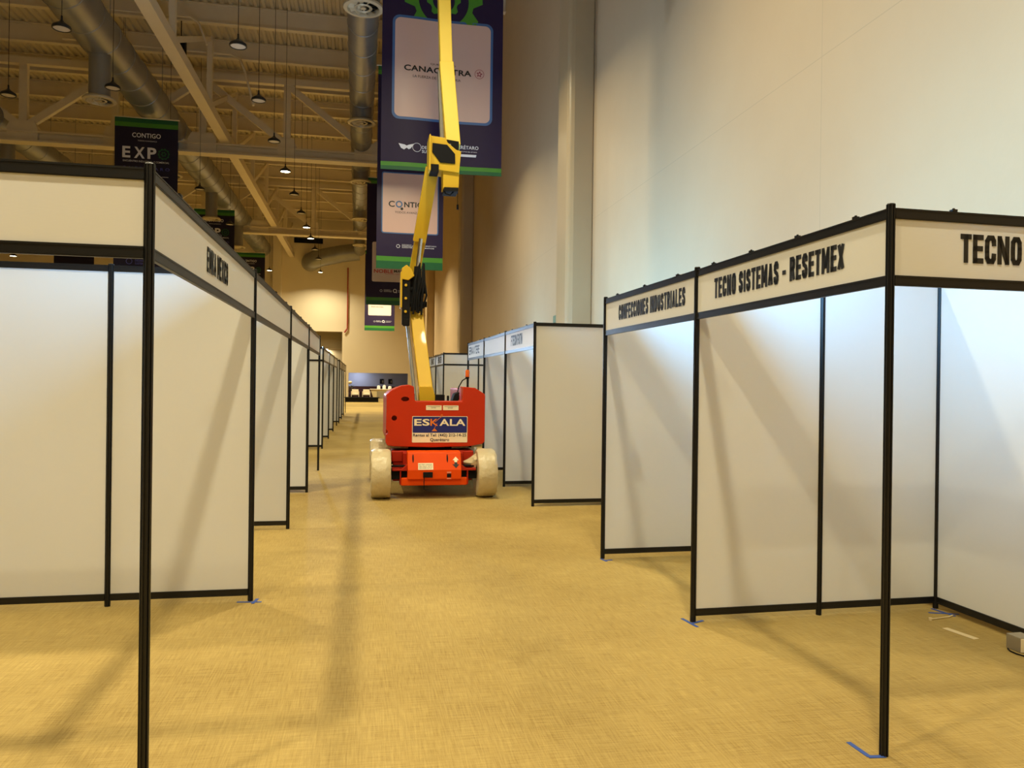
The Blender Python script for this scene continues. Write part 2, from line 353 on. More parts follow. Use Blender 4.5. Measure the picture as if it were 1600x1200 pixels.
# roof trusses across the hall
NX = 3.72
def truss(y, label):
    t = thing('roof_truss', label, 'truss', (0, y, 0), 0)
    b = MB()
    for z0, z1, wd in ((11.95, 12.03, .62), (12.03, 12.38, .05), (12.38, 12.45, .5)): b.box(XL, XW, -wd/2, wd/2, z0, z1)
    b.build('bottom_chord', M_cream, t)
    b = MB(); b.box(XL, XW, -.15, .15, 15.4, 15.7); b.build('top_chord', M_cream, t)
    xs = [-7.4+NX*k for k in range(-6, 4)]
    for k, x in enumerate(xs):
        kk = k-6
        v = MB(); v.box(x-.16, x+.16, -.12, .12, 12.45, 15.4); v.build('web_post', M_cream, t)
        g = MB(); wd = .62 if kk % 2 == 0 else .42
        g.prism([(x-wd, 12.0), (x+wd, 12.0), (x+wd, 12.6), (x+wd*.75, 12.9), (x-wd*.75, 12.9), (x-wd, 12.6)], -.17, .17); g.build('gusset_plate', M_cream, t)
        if kk < 3:
            a, c = ((x, 12.6), (x+NX, 15.4)) if kk in (-2, -1, 2, -6, -5) else ((x, 15.4), (x+NX, 12.6))
            d = MB(); d.beam((a[0], 0, a[1]), (c[0], 0, c[1]), .3, .22, (0, 1, 0)); d.build('diagonal_brace', M_cream, t)
    return t
truss(37.3, 'nearer cream steel roof truss crossing the hall behind the hanging banners')
truss(56.7, 'farther cream steel roof truss crossing the hall near the back wall')
# lengthwise girder
t = thing('roof_girder', 'long cream steel girder running lengthwise under the roof, crossing both trusses', 'girder', (-6.38, 0, 0))
b = MB(); b.box(-.21, .21, 18, YB, 12.46, 12.52); b.box(-.21, .21, 18, YB, 12.78, 12.84); b.box(-.21, -.17, 18, YB, 12.52, 12.78); b.box(.17, .21, 18, YB, 12.52, 12.78); b.build('bottom_chord', M_cream, t)
for k in range(9):
    y = 21+6.2*k
    if min(abs(y-37.3), abs(y-56.7)) < .6: y += 1
    v = MB(); v.box(-.1, .1, y-.12, y+.12, 12.84, 15.7); v.build('web_post', M_cream, t)
    d = MB(); d.beam((0, y+.1, 12.95), (0, y+6.1, 15.6), .12, .2); d.build('diagonal_brace', M_cream, t)
# sprinkler pipes / conduits
b = MB(); b.tube([(-12, 33.6, 15.2), (-5.6, 33.6, 15.15), (-5.2, 33.4, 14.9), (-5.0, 33.2, 14.4), (-4.6, 33, 12.9)], .05, 8)
b.tube([(-9.5, 30.8, 15.3), (-6.6, 30.8, 15.3), (-6.3, 30.8, 15.1), (-6.0, 30.8, 14.3)], .04, 8)
tag(b.build('sprinkler_pipe', M_cream), 'thin cream pipe run with downward bend under the roof deck', 'pipe')
b = MB(); b.tube([(-3.2, 40.4, 15.6), (1, 40.4, 15.6), (1.2, 40.4, 15.4), (1.2, 40.4, 13.9)], .045, 8)
tag(b.build('sprinkler_pipe', M_cream), 'thin cream pipe behind the middle duct, bent down at its end', 'pipe')
b = MB(); b.tube([(-1.55, YB-.16, 11.7), (-1.55, YB-.16, 6.3)], .055, 10); b.tube([(-1.55, YB-.16, 6.3), (-1.8, YB-.16, 5.95)], .07, 8)
for z in (10.2, 8.4, 7.0): b.box(-1.6, -1.5, YB-.2, YB-.001, z, z+.08)
tag(b.build('red_pipe', M_redpipe), 'thin red vertical pipe on the cream back wall', 'pipe')
for n_, (x0, x1, z0, z1) in enumerate(((-6.2, -3.75, 13.75, 14.2), (-9.45, -8.85, 13.75, 14.2))):
    t = thing('wall_vent', ['wide dark vent grille high on the back wall', 'small square dark vent high on the back wall by the column'][n_], 'vent', ((x0+x1)/2, YB, (z0+z1)/2))
    hw, hh = (x1-x0)/2, (z1-z0)/2
    box_obj('backing', M_dark, t, -hw, hw, -.05, 0, -hh, hh)
    g = MB()
    for q in range(5): g.box(-hw, hw, -.09, -.05, -hh+q*2*hh/5+.02, -hh+q*2*hh/5+.05)
    g.build('louvre', M_lampblack, t)

# ------------------------------------------------------------------ ducts
def diffuser(t, x, y, ztop, zb, r, rd):
    d = MB(); d.lathe([(r, ztop), (r, zb+.12), (r*1.05, zb+.1)], 20, (x, y, 0)); d.build('drop', M_galv, t)
    f = MB(); f.lathe([(r, zb+.12), (rd*.9, zb+.1), (rd, zb+.04), (rd*.98, zb), (rd*.8, zb-.02), (rd*.74, zb+.03), (rd*.72, zb+.1)], 28, (x, y, 0))
    f.lathe([(rd*.45, zb+.02), (rd*.38, zb-.01), (rd*.3, zb+.02)], 20, (x, y, 0))
    dif = f.build('diffuser', M_galvring, t)
    v = MB()
    for k in range(10):
        a = 2*PI*k/10; b2 = a+.35
        v.add([(x+rd*.12*math.cos(a), y+rd*.12*math.sin(a), zb+.02), (x+rd*.74*math.cos(a), y+rd*.74*math.sin(a), zb), (x+rd*.74*math.cos(b2), y+rd*.74*math.sin(b2), zb+.08), (x+rd*.12*math.cos(b2), y+rd*.12*math.sin(b2), zb+.08)], [(0, 1, 2, 3)])
    v.lathe([(0.001, zb), (rd*.14, zb), (rd*.14, zb+.06)], 12, (x, y, 0))
    v.build('vane', M_galvring, dif)
    k = MB(); k.lathe([(0.001, zb+.11), (rd*.8, zb+.11)], 24, (x, y, 0)); k.build('throat', M_dark, dif)
def duct(name, label, x, z, r, y0, y1, drops, ring=1.6, x1=None):
    x1 = x if x1 is None else x1
    t = thing(name, label, 'duct')
    b = MB(); pts = []; rs = []; y = y0
    def xa(y): return x+(x1-x)*(y-y0)/(y1-y0)
    while y < y1:
        for yy, rr in ((y, r), (y+ring-.07, r), (y+ring-.06, r*1.03), (y+ring-.01, r*1.03)):
            if yy <= y1: pts.append((xa(yy), yy, z)); rs.append(rr)
        y += ring
    b.tube(pts, rs, 28); b.build('duct_pipe', M_galv, t)
    for (yy, zb, rr, rd) in drops: diffuser(t, xa(yy), yy, z-r*.6, zb, rr, rd)
    h = MB(); y = y0+2
    while y < y1: h.tube([(xa(y)-r*1.02, y, z), (xa(y)-r*1.02, y, ZR)], .012, 6); h.tube([(xa(y)+r*1.02, y, z), (xa(y)+r*1.02, y, ZR)], .012, 6); y += 6.4
    h.build('hanger_rod', M_galv, t)
    return t
tm = duct('ventilation_duct', 'round galvanised duct running straight above the aisle beside the tall banners', -.14, 13.0, .48, 20, 69.0,
          [(21.9, 12.05, .4, .56), (31.65, 12.05, .4, .56), (41.1, 12.05, .4, .56), (50.6, 12.05, .4, .56), (60.2, 12.05, .4, .56)], x1=-.55)
b = MB(); b.tube([(-.6, 68.6, 12.95), (-2.0, 68.6, 12.75), (-3.6, 68.6, 12.35), (-4.3, 68.75, 12.15), (-4.7, 69.2, 12.05), (-4.8, 69.95, 12.05)], [.75, .75, .75, .78, .78, .78], 24); b.build('elbow', M_galv, tm)
duct('ventilation_duct', 'large round galvanised duct above the left booths with long drops', -8.75, 13.0, .68, 18, 69.8,
     [(27.7, 10.85, .33, .52), (37.2, 10.85, .33, .52), (46.7, 10.85, .33, .52), (56.2, 10.85, .33, .52)])
duct('ventilation_duct', 'galvanised duct farthest to the left, partly hidden by the front booth fascia', -16.2, 13.0, .6, 18, 69.8,
     [(29, 10.9, .33, .52), (39, 10.9, .33, .52), (50, 10.9, .33, .52), (62, 10.9, .33, .52)])
b = MB(); b.box(-7.4, -7.05, 32.0, 32.3, 14.15, 14.95); b.tube([(-7.22, 32.15, 14.95), (-7.22, 32.15, 15.725)], .02, 6)
tag(b.build('loudspeaker', M_dark, bevel=.02), 'small black box loudspeaker hung under the roof purlins', 'loudspeaker')

# ------------------------------------------------------------------ high-bay lamps
def high_bay(lit):
    t = thing('high_bay_lamp', '', 'lamp')
    b = MB(); b.lathe([(.001, .30), (.022, .30), (.026, .20), (.05, .165), (.09, .13), (.15, .09), (.20, .055), (.215, .02), (.215, -.01), (.205, -.02), (.185, -.02), (.18, 0.0)], 24); b.build('housing', M_lampblack, t)
    b = MB(); b.lathe([(.001, -.012), (.12, -.012), (.182, -.004)], 24); b.build('lens', M_lit if lit else M_lens, t)
    b = MB(); b.tube([(0, 0, 0), (0, 0, 1)], .009, 5); b.build('cable', M_lampblack, t, loc=(0, 0, .295))
    return t
proto = {}
ORD = ['nearest', 'second', 'third', 'fourth', 'fifth', 'sixth', 'seventh', 'eighth', 'ninth', 'tenth', 'eleventh', 'twelfth', 'thirteenth', 'fourteenth', 'fifteenth', 'sixteenth']
def place_lamp(x, y, z, lit, label, colour=None, power=0, group='high-bay lamps'):
    if lit not in proto: proto[lit] = high_bay(lit); o = proto[lit]
    else: o = copy_tree(proto[lit])
    o.location = (x, y, z); o['label'] = label; o['group'] = group
    [c for c in o.children if c.name.startswith('cable')][0].scale.z = ZR-.04-z-.295
    if power:
        ld = bpy.data.lights.new('bulb', 'AREA'); ld.shape = 'DISK'; ld.size = .40; ld.spread = math.radians(146); ld.energy = power*1.0; ld.color = colour
        lo = bpy.data.objects.new('bulb', ld); COL.objects.link(lo); lo.parent = o; lo.location = (0, 0, -.035)
    return o
ROW = [(20.2, 0), (24.0, 0), (28.0, 0), (31.9, 1), (35.8, 0), (39.7, 0), (43.3, 1), (46.6, 1), (50.5, 0), (54.4, 0)]
for i, (y, lit) in enumerate(ROW):
    place_lamp(-3.2, y, 10, lit, f"{'glowing' if lit else 'unlit black'} high-bay lamp, {ORD[i]} seen in the row hanging left of the middle duct", YEL, 260 if lit else 0)
place_lamp(-3.75, 66.8, 10.8, 1, 'glowing high-bay lamp closest to the back wall, lighting a yellow patch on it', YEL, 140)
for i, (y, lit) in enumerate([(20.1, 0), (23.9, 0), (35.8, 0), (43.5, 0)]):
    place_lamp(-7.2, y, 10, lit, f'unlit black high-bay lamp, {ORD[i]} seen in the row by the large left duct')
place_lamp(-10.45, 25.2, 10, 0, 'unlit black high-bay lamp at the left edge above the front booth')
place_lamp(-21.6, 53, 9.2, 1, 'glowing high-bay lamp seen through the gap above the front left booth wall', YEL, 260)
place_lamp(-10.6, 62.0, 10.6, 1, 'small glowing lamp beside the second dark banner', YEL, 260)
# lit lamps of the same rows; the last few added to brighten far walls
for i, (x, y, c, p) in enumerate([(-3.2, .9, NEUT, .78), (1.05, 1.05, NEUT, 1.05), (1.05, 8.9, WARM, .80), (-3.2, 9.1, WARM, .3), (-7.2, 5.0, WARM, .25), (1.05, -6.5, NEUT, .15), (-3.2, -6.5, NEUT, .1), (-11, 13, WARM, .4), (-15, 30, WARM, .9), (-24, 20, WARM, .7), (1.05, 16.6, WARM, .4), (1.05, 24.4, WARM, .75), (1.05, 48.0, YEL, 4.0), (1.05, 60.0, YEL, 7.0), (-7.2, 61.0, YEL, 3.5)]):
    place_lamp(x, y, 10, 1, f'glowing high-bay lamp among near ones and added far ones, {ORD[i]} lit one', c, LAMP_W*p)

# ------------------------------------------------------------------ exhibition booths
PZT = 2.5
def post_geo(b, x, y, z0=0, z1=PZT, r=.0205):
    prof = []
    for k in range(8):
        a0 = PI/8+k*PI/4; a1 = a0+PI/4
        c0 = Vector((r*math.cos(a0), r*math.sin(a0))); c1 = Vector((r*math.cos(a1), r*math.sin(a1))); mid = (c0+c1)/2; inn = -mid.normalized()*.005
        prof += [c0, c0.lerp(c1, .32), c0.lerp(c1, .36)+inn, c0.lerp(c1, .64)+inn, c0.lerp(c1, .68)]
    b.prism([(x+p.x, y+p.y) for p in prof], z0, z1, 'z')
    b.lathe([(.001, z1+.006), (r*.85, z1+.005), (r, z1)], 8, (x, y, 0), smooth=False)
POSTS = []
class Booth:
    def __init__(s, label, x, y, ang, side):
        s.t = thing('exhibition_booth', label, 'booth', (x, y, 0), -ang, None); s.s = side; s.o = (x, y); s.a = ang
    def post(s, wv, u):
        lx_ = s.s*wv; k = (s.o[0]+math.cos(s.a)*lx_+math.sin(s.a)*u, s.o[1]-math.sin(s.a)*lx_+math.cos(s.a)*u)
        if any((k[0]-q[0])**2+(k[1]-q[1])**2 < .08**2 for q in POSTS): return
        POSTS.append(k); b = MB(); post_geo(b, s.s*wv, u); b.build('post', M_black, s.t)
    def bar(s, name, w0, u0, w1, u1, z0, z1, th, m=M_black, lip=True):
        b = MB(); d = Vector((w1-w0, u1-u0)).normalized()
        b.beam((s.s*w0, u0, (z0+z1)/2), (s.s*w1, u1, (z0+z1)/2), th, z1-z0)
        if lip:
            for zz in (z0+.006, z1-.006):
                b.beam((s.s*w0, u0, zz), (s.s*w1, u1, zz), th+.005, .006)
        return b.build(name, m, s.t)
    def run(s, w0, u0, w1, u1, n, ptop=2.452, band=False):
        """closed wall of n panels between posts"""
        for k in range(n+1): s.post(w0+(w1-w0)*k/n, u0+(u1-u0)*k/n)
        for k in range(n):
            a = (w0+(w1-w0)*k/n, u0+(u1-u0)*k/n); c = (w0+(w1-w0)*(k+1)/n, u0+(u1-u0)*(k+1)/n)
            d = Vector((c[0]-a[0], c[1]-a[1])).normalized()*.0195
            a = (a[0]+d.x, a[1]+d.y); c = (c[0]-d.x, c[1]-d.y)
            s.bar('top_rail', *a, *c, 2.448, 2.494, .018); s.bar('bottom_rail', *a, *c, .042, .092, .018)
            if band:
                s.bar('middle_rail', *a, *c, 2.14, 2.186, .018)
                s.bar('upper_panel', *a, *c, 2.185, 2.449, .004, M_panel, False); s.bar('wall_panel', *a, *c, .091, 2.141, .004, M_panel, False)
            else: s.bar('wall_panel', *a, *c, .091, 2.449, .004, M_panel, False)
    def fascia(s, w0, u0, w1, u1, text=None, span=(.2, .8), out=(-1, 0), zt=(2.254, 2.388), bold=.085, clips=2, m=M_letter):
        s.post(w0, u0); s.post(w1, u1)
        d = Vector((w1-w0, u1-u0)); Ln = d.length; d.normalize(); e = d*.0195
        a = (w0+e.x, u0+e.y); c = (w1-e.x, u1-e.y)
        s.bar('fascia_top_rail', *a, *c, 2.437, 2.486, .018); s.bar('fascia_bottom_rail', *a, *c, 2.134, 2.181, .018)
        p = s.bar('fascia_panel', *a, *c, 2.18, 2.438, .004, M_fascia, False)
        for k in range(clips):
            f = (k+.5)/clips; q = MB(); x, y = s.s*(w0+(w1-w0)*f), u0+(u1-u0)*f
            q.box(x-.012, x+.012, y-.012, y+.012, 2.486, 2.497); q.tube([(x, y, 2.497), (x, y, 2.503)], .006, 8); q.build('clip', M_black, s.t)
        if text:
            o2 = Vector((out[0], out[1]))*.0045; q = MB()
            st = Vector((w0, u0))+d*span[0]*Ln+o2
            block_text(q, text, (s.s*st.x, st.y, zt[0]), (s.s*d.x, d.y, 0), (0, 0, 1), (span[1]-span[0])*Ln, zt[1]-zt[0])
            q.build('lettering', m, p)
AR = -.0192; SP = 1.9818
def along(x, y, a, k): return x+math.sin(a)*k, y+math.cos(a)*k
# right row, nearest block: two booths
bx, by = 2.3367, 3.1083
B1 = Booth('white booth nearest on the right, black frame, open on two sides with lettered fascias', bx, by, AR, 1)
B1.post(0, 0); B1.post(0, SP)
B1.fascia(0, SP, 0, 0, 'TECNO SISTEMAS - RESETMEX', (.135, .835), (-1, 0), clips=4)
B1.fascia(0, 0, 2*SP/2, 0, 'TECNO SISTEMAS - RESETMEX', (.185, .975), (0, -1), clips=3)
B1.run(0, SP, SP, SP, 2)
B1.run(SP, 0, SP, SP, 2)
x2, y2 = along(bx, by, AR, SP)
B2 = Booth('second white booth from the camera on the right, narrow black lettering on its fascia', x2, y2, AR, 1)
B2.post(0, SP); B2.fascia(0, SP-.0, 0, 0, 'CONFECCIONES INDUSTRIALES', (.19, .905), (-1, 0), clips=3)
B2.run(0, SP, SP, SP, 2); B2.run(SP, .04, SP, SP, 2)
# right row, middle block: three booths starting with a closed end wall
cx, cy = 2.2603, 10.1878
LBL = ['right-hand booth with a closed plain end wall, right of the orange lift', 'right-hand booth with a blank pale fascia beyond the closed end wall', 'last booth of the middle right block, small black lettering, partly behind the lift']
TXT = [('FTECN FUTN', (.22, .62)), (None, None), ('ERKA X TERE', (.08, .72))]
for k in range(3):
    x_, y_ = along(cx, cy, AR, SP*k)
    B = Booth(LBL[k], x_, y_, AR, 1)
    B.fascia(0, SP, 0, 0, TXT[k][0], TXT[k][1] or (.2, .8), (-1, 0), zt=(2.24, 2.40))
    if k == 0: B.run(0, 0, SP, 0, 2)
    else: B.run(0, .0 if k == 0 else .0, SP, 0, 2)
    B.run(SP, .05, SP, SP, 2)
# right row, far block
dx, dy = 2.18, 21.6
LBL = ['white booth behind the lift on the right, its end wall crossed by a middle rail', 'middle booth of the far right block behind the yellow boom', 'farthest right-hand booth, just right of the yellow boom']
TXT = ['ERNA XTER', 'XERMA ITS', 'ETNA RES']
for k in range(3):
    x_, y_ = along(dx, dy, AR*.6, 2.15*k)
    B = Booth(LBL[k], x_, y_, AR*.6, 1)
    B.fascia(0, 2.15, 0, 0, TXT[k], (.3, .75), (-1, 0), zt=(2.22, 2.41))
    B.run(0, 0, SP, 0, 2, band=(k == 0)); B.run(SP, .05, SP, 2.15, 2)
# left row, nearest block: four booths, 2.88 m wide and 3 m deep
lx, ly, SL = -.8268, 3.1995, 2.8797
LBL = ['nearest white booth on the left, open on two sides, front fascia blank', 'second white booth on the left, blank fascia over its aisle side', 'third white booth on the left with a small black spotlight inside', 'fourth white booth on the left, open at its far end']
for k in range(4):
    B = Booth(LBL[k], lx, ly+SL*k, 0, -1)
    if k == 0:
        B.fascia(0, 0, 0, SL, 'EMKA MEXICO', (.38, .60), (-1, 0), zt=(2.238, 2.372), clips=3)
        B.fascia(3.0, 0, 0, 0, None, out=(0, -1), clips=0)
        B.run(3.0, .0, 3.0, SL, 3)
    else:
        B.fascia(0, 0, 0, SL, None, clips=3)
        B.run(3.0, .05, 3.0, SL, 3)
    if k < 3: B.run(0, SL, 3.0, SL, 3)
LBL = ['white booth behind the fourth left booth, first of the middle left block', 'middle booth of the middle left block', 'last booth of the middle left block']
for k in range(3):
    B = Booth(LBL[k], -1.0, 19.4+3.3*k, 0, -1)
    B.fascia(0, 0, 0, 3.3, None, clips=0); B.run(0, 0, 3.0, 0, 3, band=(k == 0)); B.run(3.0, .05, 3.0, 3.3, 3)
LBL = ['narrow sliver of a far left booth with a closed end wall', 'far left booth, second from the back of the row', 'farthest booth on the left side of the aisle']
for k in range(3):
    B = Booth(LBL[k], -.97, 31.0+3.4*k, 0, -1)
    B.fascia(0, 0, 0, 3.4, None, clips=0); B.run(0, 0, 3.0, 0, 3); B.run(3.0, .05, 3.0, 3.4, 3)
# LED flood lights clamped inside the fascias, tilted up and into the booths
def flood(label, x, y, nx, nz, side, p=1.0, z=2.40, ny=0., col=COOL):
    t = thing('flood_light', label, 'flood light', (x, y, z), 0, 'flood lights inside the fascias')
    nrm = Vector((nx, ny, nz)).normalized(); q = nrm.to_track_quat('Z', 'Y'); Mx = q.to_matrix()
    def tr(b): b.v = [tuple(Mx @ Vector(v)) for v in b.v]; return b
    b = MB(); b.box(-.07, .07, -.05, .05, -.035, .0); tr(b).build('housing', M_dark, t, .005)
    b = MB(); b.box(-.06, .06, -.04, .04, .0, .003); tr(b).build('lens', mat('flood_lens', (.9, .95, 1, 1), .3, emit=(.8, .9, 1), estr=12, var=.01), t)
    b = MB(); b.beam((0, 0, -.03), (-side*.05, 0, .045), .03, .006, (0, 1, 0)); b.build('bracket', M_dark, t)
    ld = bpy.data.lights.new('led', 'AREA'); ld.shape = 'RECTANGLE'; ld.size = .12; ld.size_y = .08; ld.energy = FLOOD_W*p; ld.color = col
    lo = bpy.data.objects.new('led', ld); COL.objects.link(lo); lo.parent = t; lo.location = nrm*.006; lo.rotation_mode = 'QUATERNION'; lo.rotation_quaternion = (-nrm).to_track_quat('Z', 'Y')
for i, (B0x, B0y, a, L_, p) in enumerate(((bx, by, AR, SP, .85), (x2, y2, AR, SP, 1), (cx, cy, AR, SP, 1), (*along(cx, cy, AR, SP), AR, SP, 1), (*along(cx, cy, AR, 2*SP), AR, SP, 1), (dx+.03, dy, AR*.6, 2.15, 1))):
    q = along(B0x, B0y, a, L_/2)
    flood(f'small LED flood light behind a right-hand fascia, {ORD[i]} booth from the camera', q[0]+.075, q[1], .79, .61, 1, p*.72)
for i in range(4):
    flood(f'small LED flood light behind a left-hand fascia, {ORD[i]} booth from the camera', lx-.075, ly+SL*(i+.5), -.6, .8, -1, .62)
flood('nearer added LED flood light, hidden on a left-hand divider to brighten right-hand fascias', -1.30, 19.42, .60, .60, -1, 1.7, 2.555, -.52, (.5, .72, 1))  # both divider lamps are added, out of view, to brighten the right-hand fascias
flood('farther added LED flood light, hidden on a left-hand divider to brighten right-hand fascias', -1.55, 22.7, .66, .75, -1, .9, 2.555, 0., (.5, .72, 1))
# small spotlight under the third left fascia
t = thing('spotlight', 'small black spotlight hanging inside the third left booth', 'spotlight', (-.91, 9.36, 2.13))
b = MB(); b.tube([(.0, 0, .02), (0, 0, -.06)], .012, 8); b.build('bracket', M_dark, t)
b = MB(); b.lathe([(.001, -.05), (.025, -.05), (.035, -.08), (.05, -.17), (.046, -.17), (.03, -.1)], 14); b.build('head', M_dark, t)
b = MB(); b.lathe([(.001, -.15), (.045, -.15)], 14); b.build('lens', M_lens, t)

# ------------------------------------------------------------------ tape marks, cable, socket box on the floor
def strip(b, p, q, wd=.024, z0=.0006):
    b.beam((p[0], p[1], z0+.0008), (q[0], q[1], z0+.0008), wd, .0016)
def tape(label, segs, m=M_tapeblue, wd=.024):
    b = MB()
    for i, (p, q) in enumerate(segs): strip(b, p, q, wd, .0005+.0006*i)
    return tag(b.build('tape_mark' if m is M_tapeblue else 'tape_strip', m), label, 'tape')
tape('blue tape corner on the carpet at the foot of the nearest right post', [((2.255, 3.25), (2.262, 3.105)), ((2.255, 3.105), (2.335, 3.095))])
tape('crossed blue tape at the foot of the second right post', [((2.25, 5.17), (2.28, 4.97)), ((2.27, 5.05), (2.38, 5.10))])
tape('small blue tape mark under the third right post', [((2.24, 7.06), (2.26, 6.94)), ((2.26, 6.98), (2.33, 6.99))])
tape('blue tape mark by the back inner corner of the nearest right booth', [((4.14, 5.03), (4.34, 4.96)), ((4.24, 5.12), (4.27, 4.92))])
tape('blue tape mark beside the second left post foot', [((-.92, 6.05), (-.74, 6.03)), ((-.80, 5.99), (-.78, 6.12))])
tape('short white tape strip on the carpet in the nearest right booth', [((3.99, 4.69), (4.03, 4.45))], M_tapewhite, .05)
b = MB(); b.tube([(4.03, 4.87, .006), (4.2, 4.9, .006), (4.26, 4.93, .006)], .005, 8); b.lathe([(.001, 0.0), (.012, .0), (.012, .018), (.001, .02)], 10, (4.02, 4.865, 0))
tag(b.build('cable', M_tapewhite), 'short pale cable end lying by the back wall of the nearest right booth', 'cable')
t = thing('socket_box', 'grey metal socket box on the carpet by the right booth wall', 'socket box', (4.15, 4.22, 0))
box_obj('box', mat('grey_socket_metal', rgb(150, 140, 120), .5, .2, var=.05), t, -.055, .055, -.05, .06, 0, .095, .004)
box_obj('face_plate', M_sticker, t, -.052, .056, -.056, -.05, .004, .09, .002)
b = MB(); b.lathe([(.001, -.075), (.016, -.075), (.02, -.066), (.02, -.056)], 12, (.0, 0, .052), 'y'); b.build('outlet', M_dark, t)
t2 = thing('power_cord', 'black cord with plug at the grey socket box', 'cord', (4.15, 4.22, 0))
b = MB(); b.tube([(.0, -.075, .052), (.03, -.10, .052)], .013, 8); b.build('plug', M_dark, t2)
b = MB(); pts = [(.03, -.1, .052), (.09, -.14, .03), (.10, -.17, .006)]
for k in range(9): a = -.3-PI*1.15*k/8; pts.append((.0+.1*math.cos(a), -.05+.11*math.sin(a), .005))
b.tube(pts, .005, 8); b.build('cord', M_dark, t2)
t = thing('wall_sign', 'small grey-green sign box on the right wall above the booths', 'sign', (XW, 20.2, 3.42))
box_obj('case', mat('sign_green', rgb(120, 140, 115), .5, var=.05), t, -.05, 0, -.3, .3, -.1, .1, .01)

# ------------------------------------------------------------------ hanging banners
def gear(b, cx, cz, r0, r1, r2, teeth, y):
    """flat ring with teeth, in the x-z plane at depth y"""
    o = []; i_ = []
    N = teeth*4
    for k in range(N):
        a = 2*PI*k/N; r = r2 if k % 4 in (0, 1) else r1
        o.append((cx+r*math.cos(a), y, cz+r*math.sin(a))); i_.append((cx+r0*math.cos(a), y, cz+r0*math.sin(a)))
    b.add(o+i_, [(k, (k+1) % N, N+(k+1) % N, N+k) for k in range(N)])
def grid(b, x0, x1, z0, z1, y, nx=24, nz=40):
    b.add([(x0+(x1-x0)*i/nx, y, z0+(z1-z0)*j/nz) for j in range(nz+1) for i in range(nx+1)], [(j*(nx+1)+i, j*(nx+1)+i+1, (j+1)*(nx+1)+i+1, (j+1)*(nx+1)+i) for j in range(nz) for i in range(nx)], True)
def rpanel(b, x0, x1, z0, z1, r, y, nz=30):
    """rounded rectangle as horizontal strips so that it can follow the cloth"""
    rows = []
    zs = sorted(set([z0+(z1-z0)*j/nz for j in range(nz+1)]+[z0+r*(1-math.cos(a*PI/12)) for a in range(7)]+[z1-r*(1-math.cos(a*PI/12)) for a in range(7)]))
    for z in zs:
        d = 0
        if z < z0+r: d = r-math.sqrt(max(0, r*r-(z0+r-z)**2))
        if z > z1-r: d = r-math.sqrt(max(0, r*r-(z-z1+r)**2))
        rows.append([(x0+d+(x1-x0-2*d)*i/16, y, z) for i in range(17)])
    n = 17
    b.add([p for q in rows for p in q], [(j*n+i, j*n+i+1, (j+1)*n+i+1, (j+1)*n+i) for j in range(len(rows)-1) for i in range(n-1)], True)
def wave(o, seed, amp):
    for v in o.data.vertices:
        x, y, z = v.co
        v.co.y = y+amp*(math.sin(2.1*x+seed)+.6*math.sin(3.9*x+.35*z+2*seed)+.3*math.sin(.9*z+seed))
    return o
BW, BH = 2.4, 7.3
def banner(label, x, y, zb, h, cloth, draw, amp=.018, seed=0., cab=None):
    t = thing('hanging_banner', label, 'banner', (x, y, zb), 0, None)
    parts = {}
    def P(name, m, lay=1):
        if (name, m.name) not in parts: parts[(name, m.name)] = (MB(), m, lay)
        return parts[(name, m.name)][0], -.004*lay
    c = MB(); grid(c, -BW/2, BW/2, 0, h, .0, 30, 60); grid(c, -BW/2, BW/2, 0, h, .006, 30, 60)
    wave(c.build('cloth', cloth, t), seed, amp)
    draw(P)
    for (nm, _), (mb, mm, lay) in parts.items(): wave(mb.build(nm, mm, t), seed, amp)
    r = MB(); r.tube([(-BW/2-.05, .003, h+.02), (BW/2+.05, .003, h+.02)], .025, 8); r.build('hanging_rod', M_cream, t)
    for xc, zt in (cab or ((-BW*.3, ZR-.05), (BW*.35, ZR-.05))):
        r = MB(); r.tube([(xc, .003, h+.03), (xc, .003, zt-zb)], .008, 5); r.build('cable', M_lampblack, t)
    return t
def txt(P, name, m, s, xc, z, W, H, bold=.0, lay=3):
    b, y = P(name, m, lay); add_text(b, s, (xc-W/2, y, z), (1, 0, 0), (0, 0, 1), W, H, bold)
def feet(P, z, small=False, W=1.0):
    """the row of white marks near the foot of the purple banners"""
    b, y = P('lettering', M_bwhite, 3)
    add_text(b, 'SECRETARÍA DE', (-.42*W, y, z+.12), (1, 0, 0), (0, 0, 1), .30*W, .035); add_text(b, 'DESARROLLO', (-.42*W, y, z+.045), (1, 0, 0), (0, 0, 1), .36*W, .055, .01); add_text(b, 'SUSTENTABLE', (-.42*W, y, z-.03), (1, 0, 0), (0, 0, 1), .38*W, .055, .01)
    add_text(b, 'QUERÉTARO', (.32*W, y, z+.06), (1, 0, 0), (0, 0, 1), .46*W, .055, .01); add_text(b, 'JUNTOS ADELANTE', (.32*W, y, z-.02), (1, 0, 0), (0, 0, 1), .42*W, .04)
